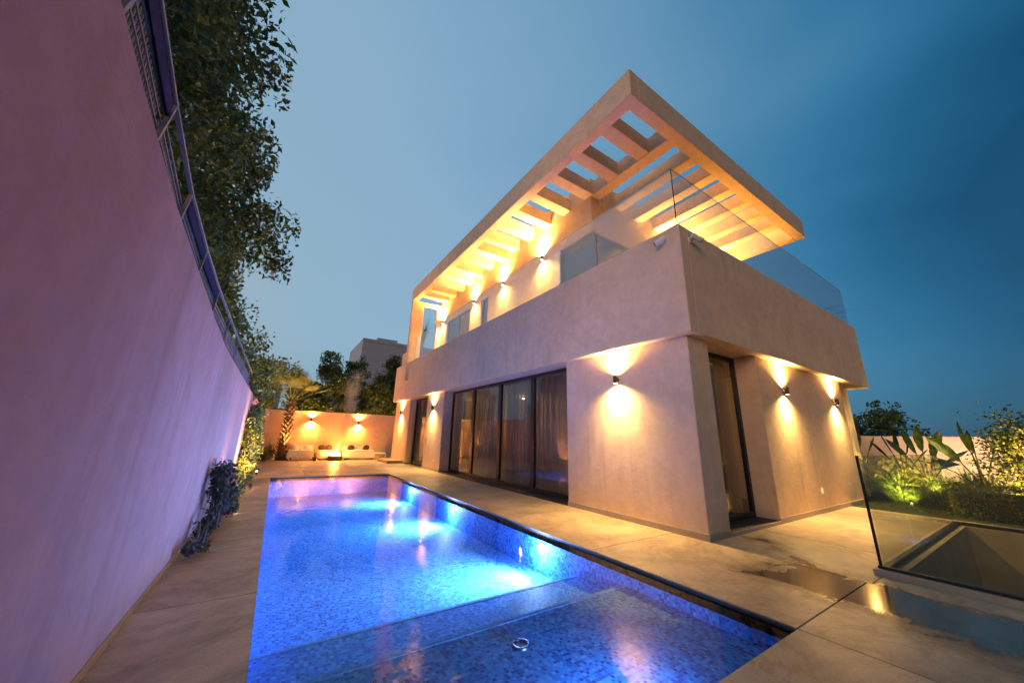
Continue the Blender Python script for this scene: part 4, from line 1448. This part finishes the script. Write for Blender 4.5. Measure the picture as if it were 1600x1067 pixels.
spotlight((11.6, -1.4, .0), (.75, 0, .65), 90, 'soft spotlight washing the pink garden wall', (1.0, .66, .42), 120)
def hedge(name, x0, x1, y0, y1, h, n, leaf, lab, mat='hedge_leaf', seed=1):
    rg_ = np.random.default_rng(seed)
    o = tag(empty(name, ((x0 + x1) / 2, (y0 + y1) / 2, 0)), lab, 'hedge')
    a, b_ = (x1 - x0) / 2, (y1 - y0) / 2
    u = rg_.uniform(-1, 1, (n, 3))
    ax = rg_.integers(0, 3, n)
    sgn = np.sign(rg_.uniform(-1, 1, n))
    depth = 1 - np.abs(rg_.normal(0, .10, n))
    u[np.arange(n), ax] = sgn * depth
    P_ = np.stack([u[:, 0] * a, u[:, 1] * b_, (u[:, 2] * .5 + .5) * h], 1) + rg_.normal(size=(n, 3)) * .035
    P_ = P_[P_[:, 2] > 0]
    leaves_mesh('foliage', P_, leaf * rg_.uniform(.6, 1.3, len(P_)), M[mat], o, .55, 0, seed + 1)
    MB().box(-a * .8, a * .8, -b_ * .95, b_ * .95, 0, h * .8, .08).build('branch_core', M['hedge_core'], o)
    return o
hedge('clipped_hedge', 6.65, 7.35, -7.0, -1.45, .62, 15000, .05, 'low clipped dark hedge along the deck edge')
shrub('leafy_bush', (9.6, -3.0, 0), (1.3, 1.9, 1.7), 9000, .085, 'large leafy bush glowing amber beyond the clipped hedge', 'hedge_leaf', 'bush', 41, stems=16)
shrub('dark_bush', (10.8, -3.4, 0), (1.2, 2.6, 2.05), 5000, .11, 'dark feathery shrub rising above the amber bush', 'tree_leaf', 'bush', 42)
for i, (x, y, h, r, lab) in enumerate([(17.5, 1.3, 2.9, 1.4, 'rounded dark tree silhouette beyond the garden wall'), (20, -4.4, 2.6, 1.6, 'low dark tree farther off beyond the garden wall'),
                                       (15.5, -5.6, 2.5, 1.3, 'dark shrubby tree behind the amber bush')]):
    tree('distant_tree', (x, y, 0), h, r, .4, 90, 60, .16, lab, 'tree_leaf', 'trees beyond the garden wall', 60 + i, None, .08, .35, hollow=.1)
sg = tag(empty('roadside_board', (15.0, 1.75, 0)), 'small dark board on a post beyond the villa corner', 'board')
MB().cyl((0, 0, 0), (0, 0, 1.95), .035, .035, 10).build('post', M['dark_metal'], sg)
MB().box(-.03, .03, -.22, .22, 1.85, 2.35, .005).build('board', M['dark_metal'], sg)
MB().box(-.034, -.0305, -.10, .10, 2.0, 2.2, .002).build('panel_square', M['lattice'], sg)

# potted plants on the upper terrace
def potted(pos, h, lab, seed, leaf='palm_leaf', n=60, w=.04, spread=.4, up=1.0):
    o = tag(empty('terrace_plant', pos), lab, 'plant')
    MB().cyl((0, 0, 0), (0, 0, .5), .2, .26, 20).build('pot', M['dark_metal'], o, True)
    blades('leaves', o, n, h, w, leaf, seed, spread, up, base=(0, 0, .48))
    return o
potted((.62, 15.6, 4.95), 2.5, 'tall narrow green plant seen through the opening of the balcony end wall', 51, 'hedge_leaf', 70, .05, .22)
potted((7.3, .75, 4.0), 1.5, 'dark green plant behind the glass at the outer end of the terrace', 52, 'hedge_leaf', 90, .05, 1.0, .7)

# =================================================================== NEIGHBOURS
nb = tag(empty('neighbour_building', (5.0, 41, 0)), 'plain grey flat-roofed block beyond the trees', 'building')
MB().box(-3.45, 6, -1, 8, -.1, 12.2).build('wall', M['concrete'], nb)
MB().box(-1.8, .6, -.8, 2, 12.2, 12.6).build('roof_box', M['concrete'], nb)
MB().box(-3.5, 6.05, -1.05, -.999, 11.9, 12.25).build('roof_edge', M['concrete'], nb)
nb2 = tag(empty('neighbour_building', (-6.3, 41, 0)), 'narrow blue-grey house end between the tall trees and the palm', 'building')
MB().box(-1.2, .75, -1, 6, -.1, 8.2).build('wall', M['concrete_dark'], nb2)
MB().box(-1.25, .8, -1.05, -.99, 8.0, 8.35).build('roof_edge', M['concrete_dark'], nb2)
